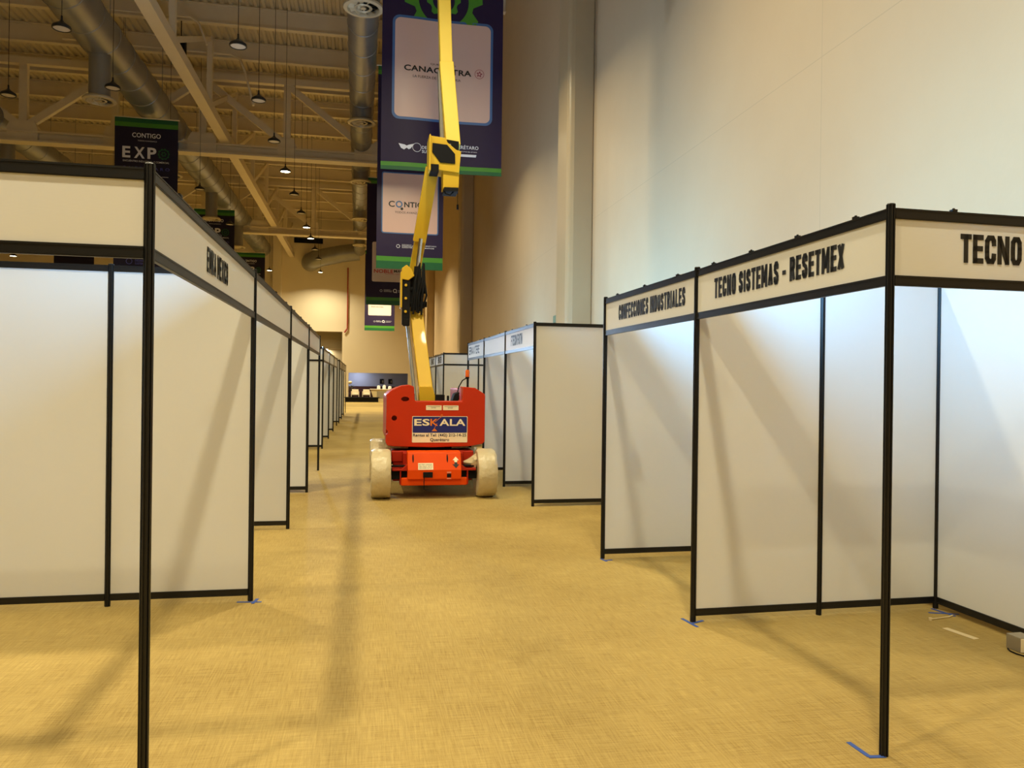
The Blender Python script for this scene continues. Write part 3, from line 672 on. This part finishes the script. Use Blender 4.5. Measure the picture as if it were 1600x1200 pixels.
def b1(P):
    b, y = P('green_stripe', M_green, 1); grid(b, -BW/2, BW/2, .075, .155, y, 24, 1)
    b, y = P('dark_green_stripe', M_dgreen, 1); grid(b, -BW/2, BW/2, 0, .075, y, 24, 1)
    b, y = P('panel_border', M_bborder, 1); rpanel(b, -1.0, 1.0, 1.00, 3.04, .14, y)
    b, y = P('white_panel', M_bpanel, 2); rpanel(b, -.95, .95, 1.05, 2.99, .11, y)
    b, y = P('gear_emblem', M_green, 1); gear(b, 0, 3.42, .50, .60, .78, 10, y); gear(b, 0, 3.42, .22, .28, .34, 8, y)
    txt(P, 'lettering_black', M_letter, 'CANACINTRA', -.10, 1.96, 1.34, .115, .03)
    txt(P, 'lettering_black', M_letter, 'QUERÉTARO', .0, 2.115, .5, .05)
    txt(P, 'lettering_black', M_letter, 'LA FUERZA DE LA INDUSTRIA', -.12, 1.84, .95, .05)
    b, y = P('round_seal', mat('seal_print', rgb(150, 70, 80), .5, var=.1), 3)
    gear(b, .73, 2.02, .085, .095, .095, 12, y); gear(b, .73, 2.02, .02, .035, .06, 5, y)
    b, y = P('lettering', M_bwhite, 3)
    b.add([(-.86, y, .52), (-.74, y, .50), (-.70, y, .48), (-.66, y, .50), (-.55, y, .53), (-.62, y, .43), (-.66, y, .41), (-.70, y, .44), (-.75, y, .40), (-.81, y, .43)], [(0, 1, 8, 9), (1, 2, 7, 8), (2, 3, 6, 7), (3, 4, 5, 6)])
    gear(b, -.50, .46, .08, .088, .088, 8, y)
    add_text(b, 'DESARROLLO', (-.40, y, .44), (1, 0, 0), (0, 0, 1), .5, .06, .01); add_text(b, 'SUSTENTABLE', (-.40, y, .36), (1, 0, 0), (0, 0, 1), .5, .06, .01)
    add_text(b, 'QUERÉTARO', (.18, y, .49), (1, 0, 0), (0, 0, 1), .55, .10, .012); add_text(b, 'PODER EJECUTIVO DEL ESTADO', (.24, y, .435), (1, 0, 0), (0, 0, 1), .46, .028)
    b.add([(.26, y, .35), (.68, y, .35), (.69, y, .40), (.26, y, .40)], [(0, 1, 2, 3)])
def foot2(P, z):
    b, y = P('lettering', M_bwhite, 3)
    gear(b, -.42, z+.05, .05, .06, .07, 6, y)
    add_text(b, 'SECRETARÍA DE', (-.28, y, z+.10), (1, 0, 0), (0, 0, 1), .34, .035); add_text(b, 'DESARROLLO', (-.28, y, z+.045), (1, 0, 0), (0, 0, 1), .42, .045); add_text(b, 'SUSTENTABLE', (-.28, y, z-.01), (1, 0, 0), (0, 0, 1), .42, .045)
    gear(b, .30, z+.06, .065, .105, .105, 12, y); b.beam((.34, y, z+.01), (.40, y, z-.05), .04, .001, (0, 1, 0))
    add_text(b, 'QUERÉTARO', (.46, y, z+.065), (1, 0, 0), (0, 0, 1), .5, .05, .01); add_text(b, 'JUNTOS', (.46, y, z-.02), (1, 0, 0), (0, 0, 1), .42, .05, .02)
def stripes(P, a, c):
    b, y = P('green_stripe', M_green, 1); grid(b, -BW/2, BW/2, a, c, y, 24, 1)
    b, y = P('dark_green_stripe', M_dgreen, 1); grid(b, -BW/2, BW/2, 0, a, y, 24, 1)
def tops(P, h):
    b, y = P('top_green_stripe', M_green, 1); grid(b, -BW/2, BW/2, h-.30, h-.14, y, 24, 1)
    b, y = P('top_dark_green_stripe', M_dgreen, 1); grid(b, -BW/2, BW/2, h-.14, h, y, 24, 1)
def b2(P):
    stripes(P, .28, .45); tops(P, BH)
    b, y = P('panel_border', M_bborder, 1); rpanel(b, -1.03, 1.03, 1.28, 3.5, .08, y)
    b, y = P('white_panel', M_bpanel, 2); rpanel(b, -.99, .99, 1.32, 3.46, .05, y)
    b, y = P('lettering_black', M_letter, 3); add_text(b, 'C', (-.78, y, 2.24), (1, 0, 0), (0, 0, 1), .22, .22, .02); add_text(b, 'NTIG', (-.22, y, 2.25), (1, 0, 0), (0, 0, 1), .66, .20, .03); add_text(b, 'O', (.47, y, 2.24), (1, 0, 0), (0, 0, 1), .24, .22, .02)
    gear(b, -.30, 2.19, .0, .05, .05, 8, y)
    b, y = P('lettering_blue', M_bborder, 3); gear(b, -.40, 2.35, .075, .125, .125, 10, y)
    txt(P, 'lettering_black', M_letter, 'TODOS AVANZAMOS', 0, 2.02, 1.1, .075, .005)
    foot2(P, .78)
def b3(P):
    stripes(P, .24, .40); tops(P, 6.65)
    b, y = P('white_panel', M_bpanel2, 2); rpanel(b, -.90, .90, 1.22, 3.3, .08, y)
    txt(P, 'lettering_red', M_bred, 'NOBLE', -.30, 1.68, 1.0, .19, .02); txt(P, 'lettering_black', M_letter, 'MAQ', .50, 1.70, .52, .17, .02)
    txt(P, 'lettering_red', M_bred, 'MAQUINARIA Y SERVICIOS', .25, 1.60, .9, .05)
    foot2(P, .70)
def b4(P):
    stripes(P, .22, .40); tops(P, 6.5)
    b, y = P('white_panel', M_bpanel2, 2); rpanel(b, -.92, .92, 1.24, 3.3, .08, y)
    txt(P, 'lettering_black', M_letter, 'GRUPO INDUSTRIAL', -.2, 1.88, 1.0, .1, .02)
    foot2(P, .70)
banner('largest purple banner with white panel, hanging behind the yellow boom, nearest on the right', 1.46, 15.3, 5.83, BH, M_purple, b1, .02, .3)
banner('purple banner with bold black word on a white panel, hanging second in the right row', 1.56, 28.2, 5.75, BH, M_purple, b2, .015, 1.4)
banner('purple banner with red and black lettering, hanging third in the right row', 1.22, 41.0, 5.68, 6.65, M_purple, b3, .015, 2.2)
banner('smallest purple banner in the right row, hanging close to the back wall', 1.15, 63.5, 5.78, 6.5, M_purple, b4, .012, 3.3)
EH = 6.3
def bex(P):
    h = EH; b, y = P('green_stripe', M_green, 1); grid(b, -BW/2, BW/2, h-.36, h-.18, y, 24, 1)
    b, y = P('dark_green_stripe', M_dgreen, 1); grid(b, -BW/2, BW/2, h-.18, h, y, 24, 1)
    txt(P, 'lettering', M_bwhite, 'CONTIGO', 0, h-.78, 1.08, .19, .015); txt(P, 'lettering', M_bwhite, 'TODOS AVANZAMOS', .03, h-.93, .72, .05)
    b, y = P('lettering', M_bwhite, 3); add_text(b, 'E', (-.90, y, h-1.62), (1, 0, 0), (0, 0, 1), .30, .46, .03); add_text(b, 'X', (-.46, y, h-1.62), (1, 0, 0), (0, 0, 1), .40, .46, .03); add_text(b, 'P', (.04, y, h-1.62), (1, 0, 0), (0, 0, 1), .34, .46, .03)
    b, y = P('gear_emblem', M_dgreen, 3); gear(b, .66, h-1.40, .17, .20, .235, 10, y); gear(b, .66, h-1.40, .05, .08, .11, 6, y)
    txt(P, 'lettering', M_bwhite, 'ENCUENTRO INDUSTRIAL Y COMERCIAL', 0, h-1.78, 1.75, .075, .005)
    txt(P, 'lettering_blue', M_bblue, 'Q U E R É T A R O', 0, h-2.10, 1.78, .17, .0)
    txt(P, 'lettering', M_bwhite, '2025', 0, h-2.42, .95, .19, .02)
    b, y = P('rule_line', M_bwhite, 3); b.add([(-.85, y, h-2.34), (-.58, y, h-2.34), (-.58, y, h-2.32), (-.85, y, h-2.32), (.58, y, h-2.34), (.85, y, h-2.34), (.85, y, h-2.32), (.58, y, h-2.32)], [(0, 1, 2, 3), (4, 5, 6, 7)])
    b, y = P('lettering_blue', M_bblue, 3); add_text(b, 'SECRETARÍA DE', (-.38, y, .62), (1, 0, 0), (0, 0, 1), .5, .06); add_text(b, 'DESARROLLO', (-.38, y, .50), (1, 0, 0), (0, 0, 1), .6, .08, .01); add_text(b, 'SUSTENTABLE', (-.38, y, .38), (1, 0, 0), (0, 0, 1), .6, .08, .01); gear(b, -.6, .5, .1, .12, .12, 6, y)
for n_, (x, y, zt) in enumerate(((-8.8, 33.5, 12.2), (-9.3, 50.6, 12.25), (-9.45, 66.8, 12.2), (-18.6, 54.4, 12.5))):
    banner(['dark navy banner with large white letters, nearest above the front left booth', 'dark navy banner with white letters, second along the left booths', 'dark navy banner with white letters, farthest of the left row', 'navy banner glimpsed through the gap above the front left booth wall'][n_], x, y, zt-EH, EH, M_navy, bex, .012, n_*1.7, (((-.9, 16.55), (.9, 16.55)), ((-1.1, 16.55), (1.05, 12.55)), ((-1.1, 16.55), (1.05, 12.45)), None)[n_])

# ------------------------------------------------------------------ aerial lift
LX, LY = 1.0, 11.0
t = thing('boom_lift', 'orange and yellow boom lift with plastic-wrapped wheels parked in the aisle', 'boom lift', (LX, LY, 0))
def lift_part(name, mb, m, bevel=0, parent=t, seg=2): return mb.build(name, m, parent, bevel, seg)
for sx in (-1, 1):
    for yc in (.17, 2.2):
        b = MB(); r = .35; prof = [(.10, -.13), (.27, -.14), (.33, -.135), (.35, -.10), (.356, -.03), (.352, .04), (.35, .10), (.33, .135), (.27, .14), (.10, .13)]
        n = 40; vs = []
        for j, (rr, hh) in enumerate(prof):
            for k in range(n):
                a = 2*PI*k/n; q = rr+(random.uniform(-.007, .007) if rr > .3 else random.uniform(-.01, .01))
                vs.append((sx*.755+hh+random.uniform(-.004, .004), yc+q*math.cos(a), max(.0, .35+q*math.sin(a))))
        b.add(vs, [(j*n+k, j*n+(k+1) % n, (j+1)*n+(k+1) % n, (j+1)*n+k) for j in range(len(prof)-1) for k in range(n)], True)
        b.add(vs[:n], [tuple(range(n))]); b.add(vs[-n:], [tuple(range(n))])
        wl = lift_part('wheel', b, M_wrap)
        # loose film bunched on the hub side
        f = MB(); pr = []
        for j in range(6): pr.append((.12*(1-j/5)+.02, -sx*(.14+.035*j)))
        n = 14; vs = [(sx*.755+h+random.uniform(-.012, .012), yc+.02+r*1.0*math.cos(2*PI*k/n)*(1+random.uniform(-.15, .15)), .50+r*.9*math.sin(2*PI*k/n)*(1+random.uniform(-.15, .15))) for r, h in pr for k in range(n)]
        f.add(vs, [(j*n+k, j*n+(k+1) % n, (j+1)*n+(k+1) % n, (j+1)*n+k) for j in range(5) for k in range(n)], True); f.add(vs[-n:], [tuple(range(n))])
        if sx > 0 or yc > 1: f.build('film_bunch', M_wrap, wl)
for yc in (.17, 2.2):
    b = MB(); b.box(-.62, .62, yc-.07, yc+.07, .27, .42); b.beam((-.62, yc-.05, .46), (.62, yc-.05, .46), .05, .03); lift_part('axle', b, M_dark, .01)
b = MB(); b.box(-.44, .44, .25, 2.2, .24, .64); b.box(-.58, .58, .32, .42, .22, .66); b.box(-.60, -.44, .30, 2.1, .50, .66); b.box(.44, .60, .30, 2.1, .50, .66); lift_part('chassis', b, M_dorange, .015)
b = MB(); b.prism([(-.02, .415), (.09, .655), (.30, .67), (.30, .24), (-.02, .28)], -.385, .385, 'x')
b.box(-.47, .47, .02, .30, .19, .30)
hood = lift_part('drive_hood', b, mat('bright_orange_paint', rgb(225, 74, 4), .5, 0, .15, var=.04), .012)
b = MB()
for s_ in (-1, 1): b.prism([(s_*.385, .40), (s_*.60, .40), (s_*.60, .43), (s_*.46, .43), (s_*.385, .49)], .02, .24); b.box(min(s_*.47, s_*.49), max(s_*.47, s_*.49), .03, .26, .2, .43)
lift_part('bumper_bracket', b, M_dorange, .006)
def slope(x, f, off=-.004):  # point on the hood's slanted face, f from bottom 0 to top 1
    return (x, -.02+.11*f+off, .415+.24*f+.0)
def decal(name, m, x0, x1, f0, f1, parent=hood, off=-.003):
    b = MB(); b.add([slope(x0, f0, off), slope(x1, f0, off), slope(x1, f1, off), slope(x0, f1, off)], [(0, 1, 2, 3)]); return b.build(name, m, parent)
for x in (-.305, .185):
    b = MB(); vs = [slope(x+.011*math.cos(a*PI/8), .66+.24*math.sin(a*PI/8), -.003) for a in range(16)]; b.add(vs, [tuple(range(16))]); b.build('slot', M_dark, hood)
st = decal('instruction_sticker', M_sticker, -.235, -.02, .02, .40)
for k in range(3):
    b = MB(); e_ = slope(0, 1, 0)
    add_text(b, ['BATTERY CHARGER', 'USE ONLY WITH', 'GROUNDED OUTLET'][k], slope(-.225, .28-.1*k, -.0045), (1, 0, 0), Vector((0, .11, .24)).normalized(), .19, .018)
    b.build('lettering', M_letter, st)
b = MB()   # direction arrows, white up and black down
P_ = [(.295, .56), (.26, .56), (.295, .78), (.33, .56)]
b.add([slope(.305-.045, .55, -.0045), slope(.305-.02, .55, -.0045), slope(.305-.02, .44, -.0045), slope(.305+.02, .44, -.0045), slope(.305+.02, .55, -.0045), slope(.305+.045, .55, -.0045), slope(.305, .76, -.0045)], [(0, 1, 4, 5, 6), (1, 2, 3, 4)])
b.build('white_arrow', M_sticker, hood)
b = MB(); b.add([slope(.305-.05, .32, -.0045), slope(.305-.02, .32, -.0045), slope(.305-.02, .43, -.0045), slope(.305+.02, .43, -.0045), slope(.305+.02, .32, -.0045), slope(.305+.05, .32, -.0045), slope(.305, .10, -.0045)], [(0, 1, 4, 5, 6), (1, 2, 3, 4)]); b.build('black_arrow', M_letter, hood)
b = MB(); b.box(-.165, -.03, -.04, -.015, .31, .385); b.tube([(-.15, -.03, .32), (-.152, -.035, .22), (-.15, -.03, .14), (-.08, .0, .125)], .006, 6); lift_part('power_inlet', b, M_dark, .006)
b = MB(); b.box(.175, .235, -.03, -.015, .31, .36); lift_part('switch', b, M_dark, .004)
b = MB(); b.box(.175, .235, -.026, -.015, .37, .388); b.box(.175, .235, -.026, -.015, .285, .30); lift_part('switch_label', b, mat('pink_label', rgb(235, 150, 120), .5, var=.05))
# turntable: slew ring, counterweight, side hoods
b = MB(); b.lathe([(.45, .64), (.47, .66), (.47, .72), (.40, .74)], 32, (.02, 1.2, 0)); b.box(-.55, .6, .55, 2.1, .69, .74); lift_part('slew_ring', b, M_dark)
b = MB(); b.tube([(-.68, .55, .705), (-.35, .55, .70)], .03, 8); b.tube([(.30, .55, .70), (.76, .6, .73)], .035, 8); lift_part('wrapped_tube', b, M_wrap)
cw = [(-.685, .775), (-.66, .735), (-.55, .72), (.0, .705), (.55, .72), (.74, .755), (.775, .79), (.775, 1.47), (.765, 1.50), (.62, 1.59), (.44, 1.605), (.435, 1.40), (.42, 1.385), (-.25, 1.385), (-.272, 1.40), (-.285, 1.60), (-.36, 1.625), (-.47, 1.61), (-.60, 1.55), (-.68, 1.48)]
b = MB(); b.prism(cw, .36, .80)
cwo = lift_part('counterweight', b, M_orange, .022, seg=3)
cut = MB()
for (x, z, rx, rz) in ((-.41, 1.415, .062, .038), (-.565, 1.135, .042, .042), (-.69, .93, .04, .04)):
    vs = [(x+rx*math.cos(2*PI*k/20), .30, z+rz*math.sin(2*PI*k/20)) for k in range(20)]+[(x+rx*.8*math.cos(2*PI*k/20), .50, z+rz*.8*math.sin(2*PI*k/20)) for k in range(20)]
    cut.add(vs, [tuple(range(20)), tuple(range(39, 19, -1))]+[(k, (k+1) % 20, 20+(k+1) % 20, 20+k) for k in range(20)])
cuto = cut.build('t', M_orange)
bo = cwo.modifiers.new('holes', 'BOOLEAN'); bo.object = cuto; bo.operation = 'DIFFERENCE'; bo.solver = 'EXACT'
dg = bpy.context.evaluated_depsgraph_get(); dg.update()
# the counterweight's parent shift does not matter: cut in its own coordinates
cuto.parent = t; bpy.context.view_layer.update(); dg.update()
me2 = bpy.data.meshes.new_from_object(cwo.evaluated_get(dg)); cwo.modifiers.clear(); cwo.data = me2; bpy.data.objects.remove(cuto)
b = MB(); b.prism([(-.68, .78), (-.30, .76), (-.30, 1.56), (-.36, 1.59), (-.47, 1.58), (-.60, 1.52), (-.68, 1.45)], .80, 2.35); lift_part('side_hood', b, M_orange, .03)
b = MB(); b.prism([(.46, .76), (.77, .78), (.77, 1.45), (.62, 1.56), (.46, 1.58)], .80, 2.3); lift_part('side_hood', b, M_orange, .03)
# stickers on the counterweight
Y0 = .357
def flat(name, m, x0, x1, z0, z1, y=Y0, parent=cwo, r=.012):
    b = MB(); b.prism(rounded(x0, x1, z0, z1, r), y-.0015, y); return b.build(name, m, parent)
for k, x in enumerate((-.105, .145)):
    s_ = flat('small_sticker', M_sticker, x, x+.23, 1.255, 1.325, r=.006)
    b = MB(); add_text(b, '← ⚠ →' if 0 else ('CAUTION' if k == 0 else 'DANGER'), (x+.075, Y0-.003, 1.28), (1, 0, 0), (0, 0, 1), .07, .018); b.beam((x+.02, Y0-.003, 1.31), (x+.21, Y0-.003, 1.31), .004, .001, (0, 1, 0)); b.build('lettering', M_letter, s_)
s1 = flat('company_sticker', M_sticker, -.305, .512, .778, 1.165)
flat('sticker_field', M_stblue, -.297, .504, .922, 1.158, Y0-.0015, s1)
b = MB(); yy = Y0-.0045
add_text(b, 'ES', (-.275, yy, 1.025), (1, 0, 0), (0, 0, 1), .225, .10, .025); add_text(b, 'ALA', (.095, yy, 1.025), (1, 0, 0), (0, 0, 1), .385, .10, .025); b.build('lettering_white', M_sticker, s1)
b = MB(); add_text(b, 'K', (-.04, yy, 1.025), (1, 0, 0), (0, 0, 1), .115, .10, .02); b.tube([(.03, yy, 1.08), (.13, yy, 1.165)], .003, 6); b.tube([(.06, yy, 1.06), (.02, yy, .985)], .003, 6)
gear(b, .128, 1.178, .008, .016, .016, 6, yy); b.add([(-.02, yy, .945), (.065, yy, .945), (.022, yy, .99)], [(0, 1, 2)]); b.build('lettering_orange', M_storange, s1)
b = MB(); add_text(b, 'Rentas al Tel: (442) 212-14-25', (-.29, yy, .852), (1, 0, 0), (0, 0, 1), .785, .058, .018); add_text(b, 'Querétaro', (-.04, yy, .788), (1, 0, 0), (0, 0, 1), .28, .056, .018); b.build('lettering_dark', mat('navy_ink', rgb(20, 22, 60), .5, var=.05), s1)
# beacon and controls
b = MB(); b.lathe([(.001, 1.87), (.026, 1.868), (.034, 1.84), (.034, 1.76), (.03, 1.755)], 16, (.60, 1.1, 0)); lift_part('beacon', b, M_beacon)
b = MB(); b.lathe([(.03, 1.755), (.034, 1.74), (.012, 1.72), (.012, 1.55)], 12, (.60, 1.1, 0)); b.tube([(.59, 1.1, 1.74), (.52, 1.08, 1.70), (.46, 1.05, 1.60), (.42, 1.0, 1.45)], .009, 6); lift_part('beacon_stem', b, M_dark)
b = MB(); b.box(.09, .23, .95, 1.1, 1.34, 1.475); b.box(.27, .30, .95, 1.05, 1.34, 1.46); b.prism([(.33, 1.34), (.45, 1.34), (.45, 1.52), (.38, 1.49)], .9, 1.2); lift_part('control_box', b, M_dark, .012)
b = MB(); b.box(-.28, -.235, .85, 1.3, 1.2, 1.5); lift_part('grey_bracket', b, M_galv, .005)
# tower boom, lower arm
def V(x, y, z): return (x-LX, y-LY, z)
def arm(name, p0, p1, wx, wy, m=M_yellow, bev=.012):
    b = MB(); b.beam(p0, p1, wx, wy, (0, 1, 0)); return lift_part(name, b, m, bev)
arm('lower_arm', V(1.01, 12.25, 1.15), V(.80, 13.55, 3.42), .215, .20)
b = MB(); b.prism([(-.14, 1.20), (.19, 1.20), (.19, 1.42), (.10, 1.44), (.05, 1.60), (-.16, 1.60)], 1.12, 1.42); b.tube([(.1, 1.2, 1.415), (.24, 1.2, 1.415)], .025, 10); lift_part('boom_foot', b, M_yellow, .015)
arm('lower_link', V(.83, 12.5, 1.2), V(.66, 13.65, 3.25), .05, .12, M_steelgrey)
# elbow
EY = 1.95
b = MB(); b.prism([(-.40, 2.62), (-.27, 2.60), (-.26, 3.40), (-.31, 3.50), (-.40, 3.46)], EY, EY+.08); b.prism([(-.38, 2.60), (-.28, 2.60), (-.28, 2.72), (-.38, 2.72)], EY-.03, EY+.1); lift_part('elbow_plate', b, M_dark, .012)
b = MB(); b.prism([(-.30, 2.98), (-.20, 2.90), (-.06, 2.95), (-.04, 3.30), (-.10, 3.52), (-.22, 3.50), (-.31, 3.30)], EY+.08, EY+.26); lift_part('elbow_bracket', b, M_dark, .02)
b = MB(); b.prism([(-.42, 3.38), (-.41, 3.56), (-.33, 3.62), (-.25, 3.55), (-.20, 3.44), (-.30, 3.36)], EY-.02, EY+.06); b.prism([(-.43, 2.9), (-.40, 2.9), (-.40, 3.5), (-.43, 3.5)], EY-.02, EY+.2); lift_part('elbow_cheek', b, M_yellow, .008)
b = MB()
for x, z in ((-.34, 3.28), (-.34, 3.06), (-.34, 2.84)): b.lathe([(.001, -.02), (.022, -.018), (.024, 0)], 10, (x, EY, z), 'y')
lift_part('bolt', b, M_yellow)
b = MB()
for k in range(8):
    a = -.22+.028*k; pts = [(a-.02, EY+.05, 2.86+random.uniform(-.08, .06)), (a+random.uniform(-.03, .03), EY-.02, 3.12), (a+random.uniform(-.02, .04), EY-.03, 3.34), (a*.5-.02+random.uniform(-.02, .02), EY+.02, 3.62+random.uniform(-.06, .05))]; b.tube(pts, .016, 8)
lift_part('hose', b, M_dark)
b = MB(); b.tube([(-.40, EY+.12, 3.22), (.0, EY+.12, 3.22)], .06, 14); b.tube([(-.40, EY+.12, 2.98), (.02, EY+.12, 2.98)], .05, 14); lift_part('pivot_pin', b, M_dark)
# upper tower arm
arm('upper_arm', V(.78, 13.5, 3.25), V(1.085, 12.75, 5.32), .19, .20)
b = MB(); b.beam(V(.885, 13.12, 4.05), V(1.055, 12.72, 5.20), .215, .22, (0, 1, 0)); lift_part('upper_arm_sleeve', b, M_yellow, .01)
b = MB(); b.tube([V(.845, 13.0, 3.52), V(.895, 12.90, 4.06)], .032, 14); lift_part('cylinder_rod', b, M_chrome)
b = MB(); b.tube([V(.82, 13.02, 3.05), V(.852, 12.98, 3.60)], .055, 14); lift_part('lift_cylinder', b, M_dark)
# knuckle
KY = 1.35   # local y of its near face
def kp(px, pz): return (px, pz)
b = MB()
b.prism([(-.02, 5.10), (-.01, 5.62), (.24, 5.60), (.265, 5.53), (.41, 5.42), (.49, 5.40), (.46, 5.05), (.08, 5.08)], KY+.02, KY+.42)
b.prism([(.21, 4.80), (.46, 4.82), (.47, 5.12), (.20, 5.12)], KY+.06, KY+.36)
b.prism([(-.03, 5.55), (-.01, 5.66), (.01, 5.55)], KY+.02, KY+.06)
b.prism([(-.03, 5.05), (.0, 5.05), (.0, 5.62), (-.03, 5.62)], KY-.03, KY+.42)
lift_part('knuckle', b, M_yellow, .008)
b = MB(); b.prism([(.025, 5.50), (.26, 5.485), (.39, 5.345), (.395, 5.19), (.15, 5.195), (.02, 5.36)], KY, KY+.03); lift_part('knuckle_cover', b, M_dark, .006)
b = MB(); b.prism([(.0, 5.04), (.13, 5.04), (.13, 5.16), (.0, 5.16)], KY-.0, KY+.3); b.prism([(.27, 5.40), (.46, 5.42), (.46, 5.58), (.26, 5.6)], KY+.10, KY+.36); b.box(.225, .45, KY+.03, KY+.38, 4.75, 4.81)
b.tube([(.22, KY+.1, 4.78), (.25, KY+.05, 4.71), (.32, KY+.05, 4.69), (.37, KY+.08, 4.74), (.38, KY+.1, 4.79)], .012, 8); b.tube([(.47, KY+.3, 5.0), (.475, KY+.3, 4.58)], .006, 6); b.box(.46, .49, KY+.28, KY+.32, 4.52, 4.60); lift_part('knuckle_fittings', b, M_dark)
b = MB(); b.tube([(.31, KY+.08, 5.42), (.315, KY+.08, 5.52)], .02, 10); lift_part('pin', b, M_chrome)
# main boom, telescopic, and the platform at its head
arm('main_boom', V(1.38, 12.62, 5.52), V(1.285, 12.95, 7.0), .235, .24, M_boom_lit)
arm('telescopic_section', V(1.287, 12.94, 6.9), V(1.20, 13.3, 9.9), .205, .21, M_boom_lit)
arm('boom_cylinder', V(1.225, 12.75, 5.45), V(1.18, 12.98, 6.9), .07, .09, M_steelgrey)
b = MB(); b.beam(V(1.20, 13.3, 9.9), V(1.2, 12.3, 10.1), .16, .18); lift_part('jib', b, M_yellow, .01)
b = MB()
for x in (-.35, .75):
    for y in (.55, 1.25): b.tube([(x, y, 9.9), (x, y, 11.0)], .02, 8)
for z in (10.4, 11.0):
    for a, c in (((-.35, .55), (.75, .55)), ((.75, .55), (.75, 1.25)), ((.75, 1.25), (-.35, 1.25)), ((-.35, 1.25), (-.35, .55))): b.tube([(*a, z), (*c, z)], .02, 8)
b.box(-.36, .76, .54, 1.26, 9.86, 9.91); lift_part('platform', b, M_galv)

# ------------------------------------------------------------------ far end furniture
box = box_obj
o = MB(); o.box(-1.5, 1.1, 0, 1.15, 0, .34); o.box(-1.55, 1.2, -.05, 1.2, .34, .38)
o = tag(o.build('low_stage', M_dark, loc=(0, 62, 0)), 'low black stage at the far end of the aisle', 'stage')
def chair(x, y, label):
    t = thing('armchair', label, 'chair', (x, y, .38))
    box('seat', M_white, t, -.26, .26, -.2, .28, .16, .28, .03); box('backrest', M_white, t, -.26, .26, .24, .34, .16, .62, .03)
    for sx in (-1, 1):
        box('armrest', M_white, t, min(sx*.26, sx*.32), max(sx*.26, sx*.32), -.2, .3, .02, .46, .02)
    for sx in (-1, 1):
        for yy in (-.17, .27): box('leg', M_dark, t, sx*.22-.02, sx*.22+.02, yy-.02, yy+.02, 0, .16)
chair(-.72, 62.6, 'white armchair on the low black stage, left one'); chair(.16, 62.7, 'white armchair on the low black stage, right one')
def small_table(x, y, label):
    t = thing('side_table', label, 'table', (x, y, .38))
    b = MB(); b.lathe([(.001, .44), (.1, .44), (.1, .41), (.001, .41)], 18); b.build('tabletop', M_maroon, t)
    b = MB(); b.tube([(0, 0, .41), (0, 0, .02)], .025, 8); b.lathe([(.001, .0), (.09, 0), (.08, .02), (.02, .03)], 16); b.build('pedestal', M_dark, t)
small_table(-.28, 62.6, 'small round side table between the white armchairs')
t = thing('reception_counter', 'cream trapezoid counter at the far end beside the black stage', 'counter', (1.5, 63.5, 0))
b = MB(); b.prism([(-.66, .0), (.9, .0), (.9, .98), (-1.0, .98)], 0, .7); b.build('body', mat('cream_counter', rgb(215, 195, 145), .5, var=.05), t)
box('counter_top', M_white, t, -1.05, .95, -.05, .75, .98, 1.04, .01); box('recess', M_greywall, t, -.5, .85, -.02, .0, .30, .86)
for k, (x, h_) in enumerate(((-.35, .30), (.1, .34), (.55, .26))):
    t = thing('glass_dome', ['clear glass dome on the far counter, left one', 'clear glass dome on the far counter, middle one', 'clear glass dome on the far counter, right one'][k], 'glass', (1.5+x, 63.85, 1.04))
    b = MB(); b.lathe([(.14, 0), (.14, h_*.7), (.1, h_*.92), (.001, h_)], 16); o = b.build('dome', mat('display_glass', (.75, .78, .8, 1), .1, var=.02), t)
t = thing('potted_plant', 'dark leafy potted plant with a white bloom at the left of the lounge opening', 'plant', (-1.05, 65.5, 0))
b = MB(); b.lathe([(.001, 0), (.16, 0), (.22, .4), (.2, .4), (.18, .36), (.001, .36)], 16); b.build('pot', M_dark, t)
b = MB()
for k in range(60):
    a = random.uniform(0, 2*PI); r = random.uniform(.02, .38); z = .5+random.uniform(0, .95); c = Vector((r*math.cos(a), r*math.sin(a), z)); d = Vector((math.cos(a), math.sin(a), random.uniform(-.3, .5)))*.2; s_ = Vector((-math.sin(a), math.cos(a), 0))*.05
    b.add([c, c+d*.5+s_, c+d, c+d*.5-s_], [(0, 1, 2, 3)])
b.build('foliage', M_leaf, t); b = MB(); b.tube([(0, 0, .36), (0, 0, 1.3)], .02, 6); b.build('stem', M_leaf, t)
b = MB(); b.lathe([(.001, 1.42), (.1, 1.46), (.17, 1.56), (.1, 1.66), (.001, 1.68)], 12, (-.12, 0, 0)); b.build('bloom', M_white, t)
# daylight lamp of the lounge behind the opening
t = thing('lounge_ceiling_light', 'ceiling light of the lounge behind the low opening', 'ceiling light', (-.6, YB+3.2, 2.93))
box('diffuser', mat('cool_diffuser', (.8, .88, 1, 1), .5, emit=(.75, .85, 1), estr=3, var=.01), t, -.3, .3, -.3, .3, -.02, 0)
ld = bpy.data.lights.new('bulb', 'AREA'); ld.size = .6; ld.energy = 75; ld.color = (.78, .86, 1); lo = bpy.data.objects.new('bulb', ld); COL.objects.link(lo); lo.parent = t; lo.location = (0, 0, -.03)
